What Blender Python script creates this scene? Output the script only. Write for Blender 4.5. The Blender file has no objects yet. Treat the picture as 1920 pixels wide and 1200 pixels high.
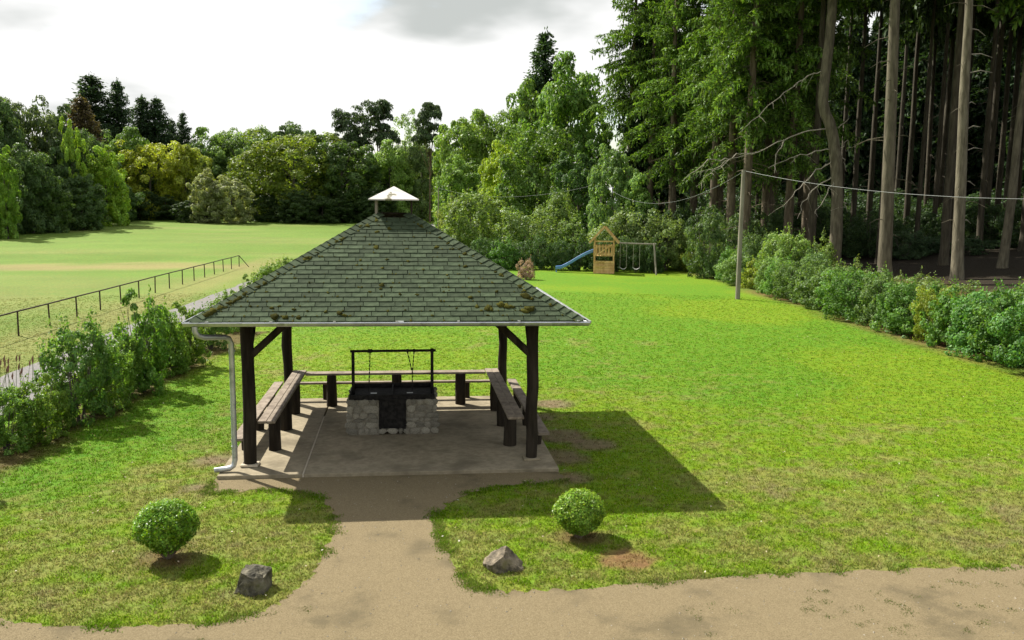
import bpy, bmesh, math, random
import numpy as np
from mathutils import Vector, Matrix
rnd = random.Random(11)
rng = np.random.default_rng(11)
sc = bpy.context.scene
C = sc.collection

# ------------------------------------------------------------------ camera
CAM = np.array([0.2526, -13.899, 4.1557]); YAW, PIT, ROL, FPX = .1184, .1267, .0109, 1643.5
FW = np.array([math.sin(YAW)*math.cos(PIT), math.cos(YAW)*math.cos(PIT), -math.sin(PIT)])
_rt = np.array([math.cos(YAW), -math.sin(YAW), 0.]); _up = np.cross(_rt, FW)
RT = math.cos(ROL)*_rt+math.sin(ROL)*_up; UP = -math.sin(ROL)*_rt+math.cos(ROL)*_up
cd = bpy.data.cameras.new('camera'); cam = bpy.data.objects.new('camera', cd); C.objects.link(cam)
m = Matrix.Identity(4)
for i in range(3):
    m[i][0], m[i][1], m[i][2], m[i][3] = RT[i], UP[i], -FW[i], CAM[i]
cam.matrix_world = m
cd.sensor_width = 36; cd.lens = FPX/1920*36; cd.clip_start = .1; cd.clip_end = 3000
sc.camera = cam

# ------------------------------------------------------------------ light and sky
SUN = Vector((-1.65, 1.70, 2.43)).normalized()
sd = bpy.data.lights.new('sun', 'SUN'); sun = bpy.data.objects.new('sun', sd); C.objects.link(sun)
sd.energy = 5.0; sd.angle = math.radians(.6); sd.color = (1, .95, .86)
sun.rotation_euler = SUN.to_track_quat('Z', 'Y').to_euler(); sun.location = (-20, 20, 40)
w = bpy.data.worlds.new('World'); sc.world = w; w.use_nodes = True
def nodes_of(tree):
    n, l = tree.nodes, tree.links
    return n, (lambda t, **k: _mk(n, t, k)), (lambda a, b: l.new(a, b))
def _mk(n, t, k):
    x = n.new(t)
    for a, b in k.items():
        if a.startswith('i_'):
            key = a[2:]; x.inputs[int(key) if key.isdigit() else key].default_value = b
        else: setattr(x, a, b)
    return x
n, N, L = nodes_of(w.node_tree); n.clear()
sky = N('ShaderNodeTexSky', sky_type='NISHITA', sun_disc=False, sun_elevation=math.asin(SUN.z),
        sun_rotation=math.atan2(SUN.x, SUN.y), air_density=1.2, dust_density=2.0)
tc = N('ShaderNodeTexCoord'); sp = N('ShaderNodeSeparateXYZ'); L(tc.outputs['Generated'], sp.inputs[0])
za = N('ShaderNodeMath', operation='MAXIMUM', i_1=0.0); L(sp.outputs[2], za.inputs[0])
zb = N('ShaderNodeMath', operation='ADD', i_1=.22); L(za.outputs[0], zb.inputs[0])
dv = N('ShaderNodeVectorMath', operation='DIVIDE'); L(tc.outputs['Generated'], dv.inputs[0])
cb = N('ShaderNodeCombineXYZ'); [L(zb.outputs[0], cb.inputs[i]) for i in range(3)]; L(cb.outputs[0], dv.inputs[1])
mp = N('ShaderNodeMapping'); mp.inputs['Location'].default_value = (3.13, 2.40, 0.0); mp.inputs['Scale'].default_value = (1, 1, 0)
L(dv.outputs[0], mp.inputs[0])
n1 = N('ShaderNodeTexNoise', i_Scale=1.15, i_Detail=7, i_Roughness=.52); L(mp.outputs[0], n1.inputs['Vector'])
r1 = N('ShaderNodeMapRange', interpolation_type='SMOOTHSTEP'); r1.inputs[1].default_value = .38; r1.inputs[2].default_value = .5
L(n1.outputs[0], r1.inputs[0])
n2 = N('ShaderNodeTexNoise', i_Scale=1.0, i_Detail=5, i_Roughness=.45); L(mp.outputs[0], n2.inputs['Vector'])
r2 = N('ShaderNodeMapRange', interpolation_type='SMOOTHSTEP'); r2.inputs[1].default_value = .56; r2.inputs[2].default_value = .66
L(n2.outputs[0], r2.inputs[0])
cl = N('ShaderNodeMix', data_type='RGBA'); cl.inputs['A'].default_value = (5.3, 5.3, 5.25, 1); cl.inputs['B'].default_value = (3.0, 3.15, 3.05, 1)
L(r2.outputs[0], cl.inputs['Factor'])
mx = N('ShaderNodeMix', data_type='RGBA'); L(r1.outputs[0], mx.inputs['Factor']); L(sky.outputs[0], mx.inputs['A']); L(cl.outputs['Result'], mx.inputs['B'])
bg = N('ShaderNodeBackground', i_Strength=.1); L(mx.outputs['Result'], bg.inputs[0])
wo = N('ShaderNodeOutputWorld'); L(bg.outputs[0], wo.inputs[0])
vs = sc.view_settings; vs.view_transform = 'Standard'; vs.look = 'None'; vs.exposure = 1.0; vs.gamma = 1; vs.use_curve_mapping = False

# ------------------------------------------------------------------ terrain and picture-to-place helpers
def hedge_x(y): return 15.2+.09*np.clip(y, -20, 60)
def terrain(x, y):
    x = np.asarray(x, float); y = np.asarray(y, float)
    t = np.clip((y-48)/110, 0, 1.15); z = 2.9*t*t/(t+.14)
    s = np.maximum(x-hedge_x(y)-1.0, 0); s = np.minimum(s, 40)
    return z + .085*s*s/(s+3)
def P(u, v, d): return CAM+d*(FW+(u-960)/FPX*RT-(v-600)/FPX*UP)
def G(u, v, z=None):
    dr = FW+(u-960)/FPX*RT-(v-600)/FPX*UP
    if z is not None:
        t = (z-CAM[2])/dr[2]; return CAM+t*dr
    t = 5.
    while t < 260:
        q = CAM+t*dr
        if q[2] <= terrain(q[0], q[1]): break
        t += .05
    return np.array([q[0], q[1], float(terrain(q[0], q[1]))])
def at(u, d):
    q = P(u, 400, d); return np.array([q[0], q[1], float(terrain(q[0], q[1]))])
def hash2(i, j, s):
    h = (i.astype(np.int64)*374761393 + j.astype(np.int64)*668265263 + s*974711) & 0x7fffffff
    h = ((h ^ (h >> 13))*1274126177) & 0x7fffffff
    return ((h ^ (h >> 16)) & 0xffff)/65535.
def vnoise(x, y, sc_, seed=0):
    x = np.asarray(x, float)/sc_; y = np.asarray(y, float)/sc_
    i = np.floor(x); j = np.floor(y); fx = x-i; fy = y-j; fx = fx*fx*(3-2*fx); fy = fy*fy*(3-2*fy)
    a, b, c, d = hash2(i, j, seed), hash2(i+1, j, seed), hash2(i, j+1, seed), hash2(i+1, j+1, seed)
    return (a*(1-fx)+b*fx)*(1-fy)+(c*(1-fx)+d*fx)*fy
def fbm(x, y, sc_, seed=0, o=4):
    r, a, t = 0, 1., 0
    for k in range(o): r = r+a*vnoise(x, y, sc_/2**k, seed+k*7); t += a; a *= .55
    return r/t
def sst(a, b, x): t = np.clip((x-a)/(b-a), 0, 1); return t*t*(3-2*t)

# ------------------------------------------------------------------ scene helpers
def tag(o, label=None, cat=None, group=None, kind=None):
    for k, v in (('label', label), ('category', cat), ('group', group), ('kind', kind)):
        if v: o[k] = v
    return o
def thing(name, label, cat, loc=(0, 0, 0), rz=0, group=None, scale=None):
    o = bpy.data.objects.new(name, None); C.objects.link(o); o.empty_display_size = .1
    o.location = [float(a) for a in loc]; o.rotation_euler = (0, 0, rz)
    if scale is not None: o.scale = scale
    return tag(o, label, cat, group)
def obj(name, mesh, mat=None, parent=None, color=None, loc=None, rot=None, scale=None):
    o = bpy.data.objects.new(name, mesh); C.objects.link(o)
    if mat is not None and not mesh.materials: mesh.materials.append(mat)
    if parent: o.parent = parent
    if color is not None: o.color = (*color[:3], 1)
    if loc is not None: o.location = [float(a) for a in loc]
    if rot is not None: o.rotation_euler = rot
    if scale is not None: o.scale = scale
    return o
def npmesh(name, V, F, mat=None, smooth=False):
    V = np.asarray(V, np.float32); F = np.asarray(F, np.int32); k = F.shape[1]
    me = bpy.data.meshes.new(name); me.vertices.add(len(V)); me.vertices.foreach_set('co', V.ravel())
    me.loops.add(F.size); me.loops.foreach_set('vertex_index', F.ravel())
    me.polygons.add(len(F)); me.polygons.foreach_set('loop_start', np.arange(0, F.size, k, dtype=np.int32))
    me.polygons.foreach_set('use_smooth', np.full(len(F), smooth))
    me.update(calc_edges=True)
    if mat: me.materials.append(mat)
    return me
class MB:
    """collects boxes, tubes and prisms into one mesh"""
    def __init__(s): s.V = []; s.F = []; s.n = 0
    def add(s, V, F):
        s.V += [tuple(map(float, v)) for v in V]; s.F += [tuple(i+s.n for i in f) for f in F]; s.n += len(V); return s
    def box(s, c, d, M=None, jit=0):
        x, y, z = [a/2 for a in d]; V = []
        for i in (-1, 1):
            for j in (-1, 1):
                for k in (-1, 1):
                    v = Vector((i*x+rnd.uniform(-jit, jit), j*y+rnd.uniform(-jit, jit), k*z+rnd.uniform(-jit, jit)))
                    if M is not None: v = M @ v
                    V.append(v+Vector(c))
        return s.add(V, [(0, 1, 3, 2), (4, 6, 7, 5), (0, 4, 5, 1), (2, 3, 7, 6), (0, 2, 6, 4), (1, 5, 7, 3)])
    def beam(s, a, b, wd, ht):
        a, b = Vector(a), Vector(b); d = (b-a); q = d.to_track_quat('X', 'Z').to_matrix()
        return s.box((a+b)/2, (d.length, wd, ht), q)
    def tube(s, pts, rad, k=8, cap=True):
        pts = [Vector([float(a) for a in p]) for p in pts]; n_ = len(pts)
        if not hasattr(rad, '__len__'): rad = [rad]*n_
        V, F = [], []; up = None
        for i, p in enumerate(pts):
            d = (pts[min(i+1, n_-1)]-pts[max(i-1, 0)]).normalized()
            if up is None: up = Vector((1, 0, 0)) if abs(d.z) > .9 else Vector((0, 0, 1))
            a = d.cross(up).normalized(); b = a.cross(d).normalized(); up = b
            for j in range(k):
                t = 2*math.pi*j/k; V.append(p+(a*math.cos(t)+b*math.sin(t))*rad[i])
        for i in range(n_-1):
            for j in range(k):
                F.append((i*k+j, i*k+(j+1) % k, (i+1)*k+(j+1) % k, (i+1)*k+j))
        if cap: F.append(tuple(range(k))[::-1]); F.append(tuple((n_-1)*k+j for j in range(k)))
        return s.add(V, F)
    def mesh(s, name, mat=None, smooth=False, bevel=0):
        me = bpy.data.meshes.new(name); me.from_pydata(s.V, [], s.F); me.update()
        bm = bmesh.new(); bm.from_mesh(me)
        if bevel: bmesh.ops.bevel(bm, geom=bm.edges[:], offset=bevel, segments=1, affect='EDGES', clamp_overlap=True)
        bmesh.ops.recalc_face_normals(bm, faces=bm.faces); bm.to_mesh(me); bm.free()
        if smooth:
            me.polygons.foreach_set('use_smooth', [True]*len(me.polygons))
            me.set_sharp_from_angle(angle=math.radians(50))
        if mat: me.materials.append(mat)
        return me

# ------------------------------------------------------------------ materials
def newmat(name):
    mt = bpy.data.materials.new(name); mt.use_nodes = True; mt.node_tree.nodes.clear(); return mt
def finish(mt, N, L, shader, bump=None):
    o = N('ShaderNodeOutputMaterial'); L(shader, o.inputs[0]); return mt
def mat_leaf(name, trans=.35, rough=.5, hv=.022, vlo=.6, vhi=1.35, spec=.25, gain=1.75, drift=.55):
    mt = newmat(name); n, N, L = nodes_of(mt.node_tree)
    oi = N('ShaderNodeObjectInfo'); ge = N('ShaderNodeNewGeometry')
    hs = N('ShaderNodeHueSaturation'); L(oi.outputs['Color'], hs.inputs['Color'])
    vlo *= gain; vhi *= gain
    rv = N('ShaderNodeMapRange'); rv.inputs[3].default_value = vlo; rv.inputs[4].default_value = vhi; L(ge.outputs['Random Per Island'], rv.inputs[0]); L(rv.outputs[0], hs.inputs['Value'])
    tcd = N('ShaderNodeTexCoord'); nd = N('ShaderNodeTexNoise', i_Scale=drift, i_Detail=2); L(tcd.outputs['Object'], nd.inputs['Vector'])
    rd = N('ShaderNodeMapRange'); rd.inputs[1].default_value = .3; rd.inputs[2].default_value = .7; rd.inputs[3].default_value = .62; rd.inputs[4].default_value = 1.38; L(nd.outputs[0], rd.inputs[0])
    vm = N('ShaderNodeMath', operation='MULTIPLY'); L(rv.outputs[0], vm.inputs[0]); L(rd.outputs[0], vm.inputs[1]); L(vm.outputs[0], hs.inputs['Value'])
    rs = N('ShaderNodeMapRange'); rs.inputs[1].default_value = .3; rs.inputs[2].default_value = .7; rs.inputs[3].default_value = 1.08; rs.inputs[4].default_value = .9; L(nd.outputs[0], rs.inputs[0]); L(rs.outputs[0], hs.inputs['Saturation'])
    wn = N('ShaderNodeTexWhiteNoise', noise_dimensions='1D'); L(ge.outputs['Random Per Island'], wn.inputs['W'])
    rh = N('ShaderNodeMapRange'); rh.inputs[3].default_value = .5-hv; rh.inputs[4].default_value = .5+hv*.6; L(wn.outputs[0], rh.inputs[0]); L(rh.outputs[0], hs.inputs['Hue'])
    pb = N('ShaderNodeBsdfPrincipled', i_Roughness=rough); pb.inputs['Specular IOR Level'].default_value = spec; L(hs.outputs[0], pb.inputs['Base Color'])
    tb = N('ShaderNodeBsdfTranslucent')
    tm = N('ShaderNodeMix', data_type='RGBA', blend_type='MULTIPLY', i_Factor=1.0); tm.inputs['B'].default_value = (1.25, 1.25, .5, 1); L(hs.outputs[0], tm.inputs['A']); L(tm.outputs['Result'], tb.inputs[0])
    ms = N('ShaderNodeMixShader', i_Fac=trans); L(pb.outputs[0], ms.inputs[1]); L(tb.outputs[0], ms.inputs[2])
    return finish(mt, N, L, ms.outputs[0])
def mat_noise(name, c1, c2, scale=8, rough=.8, stretch=(1, 1, 1), bump=.3, bscale=None, spec=.25, objcol=False, rand=0., metal=0., c3=None, s3=2., d3=(.55, .7), bdist=.02):
    mt = newmat(name); n, N, L = nodes_of(mt.node_tree)
    t = N('ShaderNodeTexCoord'); mp = N('ShaderNodeMapping'); mp.inputs['Scale'].default_value = stretch; L(t.outputs['Object'], mp.inputs[0])
    nz = N('ShaderNodeTexNoise', i_Scale=scale, i_Detail=6, i_Roughness=.62); L(mp.outputs[0], nz.inputs['Vector'])
    r = N('ShaderNodeMapRange', interpolation_type='SMOOTHSTEP'); r.inputs[1].default_value = .32; r.inputs[2].default_value = .68; L(nz.outputs[0], r.inputs[0])
    mx = N('ShaderNodeMix', data_type='RGBA'); mx.inputs['A'].default_value = (*c1, 1); mx.inputs['B'].default_value = (*c2, 1); L(r.outputs[0], mx.inputs['Factor'])
    col = mx.outputs['Result']
    if c3:
        n3 = N('ShaderNodeTexNoise', i_Scale=s3, i_Detail=5, i_Roughness=.6); L(mp.outputs[0], n3.inputs['Vector'])
        r3 = N('ShaderNodeMapRange', interpolation_type='SMOOTHSTEP'); r3.inputs[1].default_value = d3[0]; r3.inputs[2].default_value = d3[1]; L(n3.outputs[0], r3.inputs[0])
        m3 = N('ShaderNodeMix', data_type='RGBA'); m3.inputs['B'].default_value = (*c3, 1); L(col, m3.inputs['A']); L(r3.outputs[0], m3.inputs['Factor']); col = m3.outputs['Result']
    oi = N('ShaderNodeObjectInfo')
    if objcol:
        mm = N('ShaderNodeMix', data_type='RGBA', blend_type='MULTIPLY', i_Factor=1.0); L(col, mm.inputs['A']); L(oi.outputs['Color'], mm.inputs['B']); col = mm.outputs['Result']
    if rand:
        hs = N('ShaderNodeHueSaturation'); rv = N('ShaderNodeMapRange'); rv.inputs[3].default_value = 1-rand; rv.inputs[4].default_value = 1+rand
        L(oi.outputs['Random'], rv.inputs[0]); L(rv.outputs[0], hs.inputs['Value']); L(col, hs.inputs['Color']); col = hs.outputs[0]
    pb = N('ShaderNodeBsdfPrincipled', i_Roughness=rough, i_Metallic=metal); pb.inputs['Specular IOR Level'].default_value = spec; L(col, pb.inputs['Base Color'])
    if bump:
        nb = N('ShaderNodeTexNoise', i_Scale=bscale or scale*3, i_Detail=5, i_Roughness=.65); L(mp.outputs[0], nb.inputs['Vector'])
        b = N('ShaderNodeBump', i_Strength=bump, i_Distance=bdist); L(nb.outputs[0], b.inputs['Height']); L(b.outputs[0], pb.inputs['Normal'])
    return finish(mt, N, L, pb.outputs[0])
LEAF = mat_leaf('leaf', .45, gain=2.15); LEAFS = mat_leaf('shrub_leaf', .42, drift=1.8); LEAFN = mat_leaf('needle', .36, .55, .02, .35, 1.7, gain=1.3)
BOX = mat_leaf('boxwood_leaf', .45, .4, .03, .5, 1.5, gain=1.7, drift=5.)
BARK = mat_noise('bark', (.07, .06, .045), (.155, .138, .108), 6, .9, (1, 1, .18), .8, 14, objcol=True, bdist=.04)
TWIG = mat_noise('twig', (.12, .09, .06), (.2, .16, .11), 10, .9, bump=0)
DEADW = mat_noise('dead_wood', (.2, .18, .13), (.34, .31, .25), 10, .9, bump=0)
def mat_ground():
    mt = newmat('ground'); n, N, L = nodes_of(mt.node_tree)
    at_ = N('ShaderNodeAttribute', attribute_name='tint'); t = N('ShaderNodeTexCoord')
    n1 = N('ShaderNodeTexNoise', i_Scale=34, i_Detail=6, i_Roughness=.82); L(t.outputs['Object'], n1.inputs['Vector'])
    n2 = N('ShaderNodeTexNoise', i_Scale=3.2, i_Detail=4, i_Roughness=.6); L(t.outputs['Object'], n2.inputs['Vector'])
    hs = N('ShaderNodeHueSaturation'); L(at_.outputs['Color'], hs.inputs['Color'])
    r = N('ShaderNodeMapRange'); r.inputs[1].default_value = .3; r.inputs[2].default_value = .7; r.inputs[3].default_value = .5; r.inputs[4].default_value = 1.4; L(n1.outputs[0], r.inputs[0]); n3 = N('ShaderNodeTexNoise', i_Scale=9, i_Detail=3, i_Roughness=.6); L(t.outputs['Object'], n3.inputs['Vector'])
    r3 = N('ShaderNodeMapRange'); r3.inputs[1].default_value = .3; r3.inputs[2].default_value = .7; r3.inputs[3].default_value = .72; r3.inputs[4].default_value = 1.15; L(n3.outputs[0], r3.inputs[0])
    m3 = N('ShaderNodeMath', operation='MULTIPLY'); L(r.outputs[0], m3.inputs[0]); L(r3.outputs[0], m3.inputs[1]); L(m3.outputs[0], hs.inputs['Value'])
    r2 = N('ShaderNodeMapRange'); r2.inputs[1].default_value = .3; r2.inputs[2].default_value = .7; r2.inputs[3].default_value = .475; r2.inputs[4].default_value = .52; L(n2.outputs[0], r2.inputs[0]); L(r2.outputs[0], hs.inputs['Hue'])
    pb = N('ShaderNodeBsdfPrincipled', i_Roughness=.9); pb.inputs['Specular IOR Level'].default_value = .1; L(hs.outputs[0], pb.inputs['Base Color'])
    b = N('ShaderNodeBump', i_Strength=.7, i_Distance=.05); L(n1.outputs[0], b.inputs['Height']); L(b.outputs[0], pb.inputs['Normal'])
    return finish(mt, N, L, pb.outputs[0])
def mat_grass():
    mt = newmat('grass_blade'); n, N, L = nodes_of(mt.node_tree)
    at_ = N('ShaderNodeAttribute', attribute_name='tint')
    d = N('ShaderNodeBsdfDiffuse'); tb = N('ShaderNodeBsdfTranslucent'); L(at_.outputs['Color'], d.inputs[0]); L(at_.outputs['Color'], tb.inputs[0])
    ms = N('ShaderNodeMixShader', i_Fac=.4); L(d.outputs[0], ms.inputs[1]); L(tb.outputs[0], ms.inputs[2])
    return finish(mt, N, L, ms.outputs[0])
GRAVEL = mat_noise('gravel', (.132, .103, .056), (.225, .18, .104), 75, .95, bump=.8, bscale=190, spec=.1, c3=(.11, .09, .052), s3=1.1, d3=(.5, .72), bdist=.01)
ASPH = mat_noise('asphalt', (.12, .115, .11), (.2, .19, .18), 20, .9, bump=.3, spec=.15, c3=(.16, .15, .12), s3=.6)
CONC = mat_noise('concrete', (.215, .182, .12), (.295, .25, .17), 9, .9, bump=.35, bscale=60, spec=.15, c3=(.155, .13, .085), s3=1.3, d3=(.48, .7), bdist=.006)
MORTAR = mat_noise('mortar', (.42, .36, .27), (.5, .44, .34), 12, .9, bump=.2)
DARKW = mat_noise('stained_timber', (.014, .011, .008), (.046, .037, .027), 7, .9, (1, 1, .12), .7, 16, spec=.08, bdist=.02)
BENCHW = mat_noise('weathered_plank', (.165, .13, .095), (.265, .218, .165), 9, .8, (.7, 1, 1), .4, 20, rand=.12, c3=(.12, .09, .065), s3=3, bdist=.008)
SHING = mat_noise('roof_shingle', (.028, .042, .021), (.055, .075, .04), 9, .92, bump=.5, bscale=160, spec=.12, rand=.28, c3=(.07, .09, .05), s3=2.2, d3=(.58, .78), bdist=.004)
MOSS = mat_noise('moss', (.035, .042, .008), (.10, .095, .016), 25, 1, bump=1, bscale=70, spec=.05, rand=.4, c3=(.075, .05, .014), s3=9, bdist=.02)
ZINC = mat_noise('zinc', (.42, .44, .45), (.55, .57, .58), 6, .42, bump=.05, metal=.75, spec=.5, c3=(.3, .31, .31), s3=5)
CAPM = mat_noise('pale_sheet_metal', (.42, .40, .36), (.6, .57, .53), 5, .6, (1, 1, 1), .1, spec=.3, c3=(.14, .13, .07), s3=4.2, d3=(.56, .66))
STONE = mat_noise('field_stone', (.18, .165, .125), (.4, .37, .3), 11, .9, bump=.7, bscale=30, rand=.35, c3=(.12, .12, .08), s3=7, bdist=.02)
BOULD = mat_noise('boulder', (.06, .055, .044), (.22, .195, .155), 9, .9, bump=1., bscale=16, objcol=True, c3=(.11, .11, .05), s3=4, bdist=.03)
SOOT = mat_noise('sooty_iron', (.01, .0095, .009), (.032, .029, .026), 12, .85, bump=.3, spec=.1)
PINEW = mat_noise('yellow_pine', (.42, .25, .09), (.58, .38, .17), 8, .65, (1, 1, .3), .2, rand=.12)
GREYW = mat_noise('greyed_pole', (.15, .135, .1), (.26, .235, .185), 5, .85, (1, 1, .15), .4)
BLUE = mat_noise('blue_plastic', (.09, .2, .46), (.12, .26, .55), 3, .35, bump=0, spec=.5)
ROPE = mat_noise('pale_rope', (.3, .28, .2), (.4, .36, .28), 12, .9, bump=0)
WHITE = mat_noise('white_plastic', (.75, .74, .7), (.8, .79, .76), 5, .5, bump=0)
WIRE = mat_noise('cable_sheath', (.14, .155, .14), (.2, .215, .2), 5, .5, bump=0)
FENCEM = mat_noise('rusty_rail', (.03, .022, .018), (.07, .045, .03), 12, .8, bump=.3)
GROUND = mat_ground(); BLADE = mat_grass()

# ------------------------------------------------------------------ ground colour, shared by the soil sheet and the grass on it
GREEN, LUSH, DRY = np.array([.145, .24, .01]), np.array([.09, .21, .01]), np.array([.22, .212, .062])
DIRT, LITTER, MEAD, MDRY = np.array([.185, .14, .08]), np.array([.15, .09, .04]), np.array([.125, .205, .03]), np.array([.27, .22, .09])
PATCH = G(1178, 1050); BUSHL, BUSHR = G(315, 1047), G(1085, 1008)
def fence_x(y): return -11.95+.022*(y-15)
def hedge_l(y): return -6.55+.107*y
def mixc(a, b, t): t = np.clip(t, 0, 1)[:, None]; return a*(1-t)+b*t
def gcol(x, y):
    n1, n2, n3 = fbm(x, y, 3.2, 3), fbm(x, y, .8, 21), fbm(x, y, 7., 40)
    c = np.tile(GREEN, (len(x), 1))
    c = mixc(c, LUSH, sst(.42, .66, n3)*.75)
    front = sst(4, -5, y)*.42 + sst(13, 1, y)*.14
    n4 = vnoise(x, y, .17, 63)
    d = front + (n1-.5)*.95 + (n2-.5)*1.1 + (n4-.5)*.9 - .3*sst(-3., -5., x)*sst(-4.5, -2.5, y) - .35*sst(6.5, 9, x)*sst(1.5, 4, y)
    dryness = sst(.16, .75, d); c = mixc(c, DRY, dryness*.7)
    c = mixc(c, DIRT, sst(.85, 1.15, d)*.5)
    for (px, py, r) in ((2.75, .2, .5), (3.05, 1.7, .5), (2.95, 3.1, .45), (3.5, 1.0, .4), (2.8, -.9, .35), (-2.95, .55, .4), (-2.9, -.9, .3), (3.3, 4.4, .5)):
        c = mixc(c, DIRT, sst(1.25, .5, np.hypot(x-px, y-py)/r+(n2-.5)*1.6)*.9)
    c = mixc(c, np.array([.2, .125, .05]), sst(1.15, .8, np.hypot((x-PATCH[0]), (y-PATCH[1])*1.0)/.34+(n2-.5)*.5))
    for b in (BUSHL, BUSHR):
        c = mixc(c, LITTER*.9, sst(1.2, .6, np.hypot(x-b[0], y-b[1])/.34+(n2-.5)*.8)*.8)
    # strip under the lane hedge, the verge and the meadow beyond the asphalt
    hl = hedge_l(y)
    c = mixc(c, LITTER*.65, sst(1.0, .35, np.abs(x-hl+.15)+(n2-.5)*.9)*(y < 16)*.85)
    far = sst(-7.6, -8.6, x-(y-5)*.035)
    mead = mixc(np.tile(MEAD, (len(x), 1)), np.array([.10, .165, .018]), sst(.4, .7, fbm(x, y, 14, 77))*.7)
    mead = mixc(mead, MDRY, sst(.52, .85, fbm(x, y*2.5, 22, 55)+.12*sst(44, 20, y))*.36)
    st = np.abs(y-(48+.06*(x+12)+4*(fbm(x, y, 18, 5)-.5)))/4.2
    mead = mixc(mead, MDRY, sst(1.3, .1, st+(n1-.5)*1.5)*.75*sst(-9, -12, x))
    mead = mead*(.82+.36*fbm(x, y*2.2, 5., 131))[:, None]
    verge = sst(1.9, .8, np.abs(x-fence_x(y)-1.0)+(n1-.5)*1.2)*sst(66, 50, y)
    mead = mixc(mead, MDRY, verge*.45)
    c = mixc(c, mead, np.maximum(far, sst(52, 60, y)*sst(6, -2, x)))
    # forest floor beyond the right hedge and under the far trees
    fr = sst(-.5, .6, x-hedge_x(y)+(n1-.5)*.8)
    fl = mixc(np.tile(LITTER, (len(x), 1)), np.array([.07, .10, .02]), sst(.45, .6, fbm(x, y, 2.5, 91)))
    fl = mixc(fl, np.array([.03, .024, .015]), sst(7, 11, x-hedge_x(y)))  # canopy shade painted into the floor colour deeper in
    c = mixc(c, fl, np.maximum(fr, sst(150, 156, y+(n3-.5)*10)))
    c = mixc(c, fl, sst(-60, -66, x+(y-80)*.1)*.9)
    return c
def axis(segs):
    a = []
    for lo, hi, st in segs: a += list(np.arange(lo, hi, st))
    return np.array(a+[segs[-1][1]])
gx = axis([(-900, -200, 70), (-200, -60, 7), (-60, -8, 1.), (-8, 16, .16), (16, 40, 1.), (40, 120, 8), (120, 900, 78)])
gy = axis([(-400, -30, 40), (-30, -8, 2.), (-8, 10, .15), (10, 30, .4), (30, 64, 1.), (64, 180, 2.5), (180, 300, 12), (300, 1500, 120)])
X, Y = np.meshgrid(gx, gy); xx, yy = X.ravel(), Y.ravel()
zz = terrain(xx, yy)
nx = len(gx); ii = np.arange(len(gy)-1)[:, None]*nx+np.arange(nx-1)[None]; ii = ii.ravel()
gm = npmesh('ground', np.stack([xx, yy, zz], 1), np.stack([ii, ii+1, ii+1+nx, ii+nx], 1), GROUND, True)
ca = gm.color_attributes.new('tint', 'FLOAT_COLOR', 'POINT')
ca.data.foreach_set('color', np.concatenate([gcol(xx, yy), np.ones((len(xx), 1))], 1).astype(np.float32).ravel())
tag(obj('ground', gm), kind='structure')

def smooth_poly(pts, n_=12, jit=.03, closed=False):
    pts = [np.array(p[:2]) for p in pts]; out = []
    for i in range(len(pts)-1):
        p0, p1, p2, p3 = pts[max(i-1, 0)], pts[i], pts[i+1], pts[min(i+2, len(pts)-1)]
        for k in range(n_):
            t = k/n_
            q = .5*((2*p1)+(-p0+p2)*t+(2*p0-5*p1+4*p2-p3)*t*t+(-p0+3*p1-3*p2+p3)*t**3)
            out.append(q+rng.normal(0, jit, 2))
    out.append(pts[-1]); return out
# front gravel yard and the short path up to the slab
yard_l = [G(u, v) for u, v in ((0, 1166), (110, 1174), (250, 1176), (430, 1165), (540, 1122), (600, 1052), (626, 985), (612, 945), (570, 926), (480, 921), (395, 926), (404, 896))]
yard_r = [G(u, v) for u, v in ((1046, 884), (1050, 904), (940, 914), (862, 934), (820, 965), (818, 995), (835, 1035), (872, 1088), (915, 1108), (1050, 1106), (1270, 1091), (1500, 1076), (1790, 1066), (1920, 1061))]
out = [np.array([-30, -8.5]), np.array([-9, -5.2])]+smooth_poly(yard_l, 12, .03)
out += [np.array([-2.3, -.25]), np.array([2.3, -.25])]+smooth_poly(yard_r, 12, .03)+[np.array([14, -4.6]), np.array([40, -5]), np.array([40, -25]), np.array([-30, -25])]
PATHPOLY = np.array(out)
pm = bpy.data.meshes.new('gravel_path'); pm.from_pydata([(p[0], p[1], .005) for p in out], [], [tuple(range(len(out)))]); pm.update(); pm.materials.append(GRAVEL)
tag(obj('gravel_path', pm), kind='structure')
def in_poly(x, y, poly):
    r = np.zeros(len(x), bool); j = len(poly)-1
    for i in range(len(poly)):
        a, b = poly[i], poly[j]
        if a[1] != b[1]:
            k = ((a[1] > y) != (b[1] > y)) & (x < (b[0]-a[0])*(y-a[1])/(b[1]-a[1])+a[0]); r ^= k
        j = i
    return r
# asphalt lane between the hedge and the meadow fence
la = smooth_poly([(-9.6, -14), (-9.55, 0), (-9.4, 12), (-8.95, 25), (-8.2, 40), (-6.8, 58), (-4, 80), (1, 108), (7, 140), (10, 165)], 10, .06)
lb = smooth_poly([(-7.8, -14), (-7.75, 0), (-7.6, 12), (-7.1, 25), (-6.3, 40), (-4.8, 58), (-2, 80), (3, 108), (9, 140), (12.5, 165)], 10, .06)
V = []; F = []
for i, (a, b) in enumerate(zip(la, lb)):
    for k in range(5):
        q = a*(1-k/4)+b*k/4; V.append((q[0], q[1], float(terrain(q[0], q[1]))+.02))
for i in range(len(la)-1):
    for k in range(4): F.append((i*5+k, i*5+k+1, i*5+k+6, i*5+k+5))
tag(obj('asphalt_path', npmesh('asphalt_path', V, F, ASPH, True)), kind='structure')
LANE = np.array(la+lb[::-1])
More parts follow.
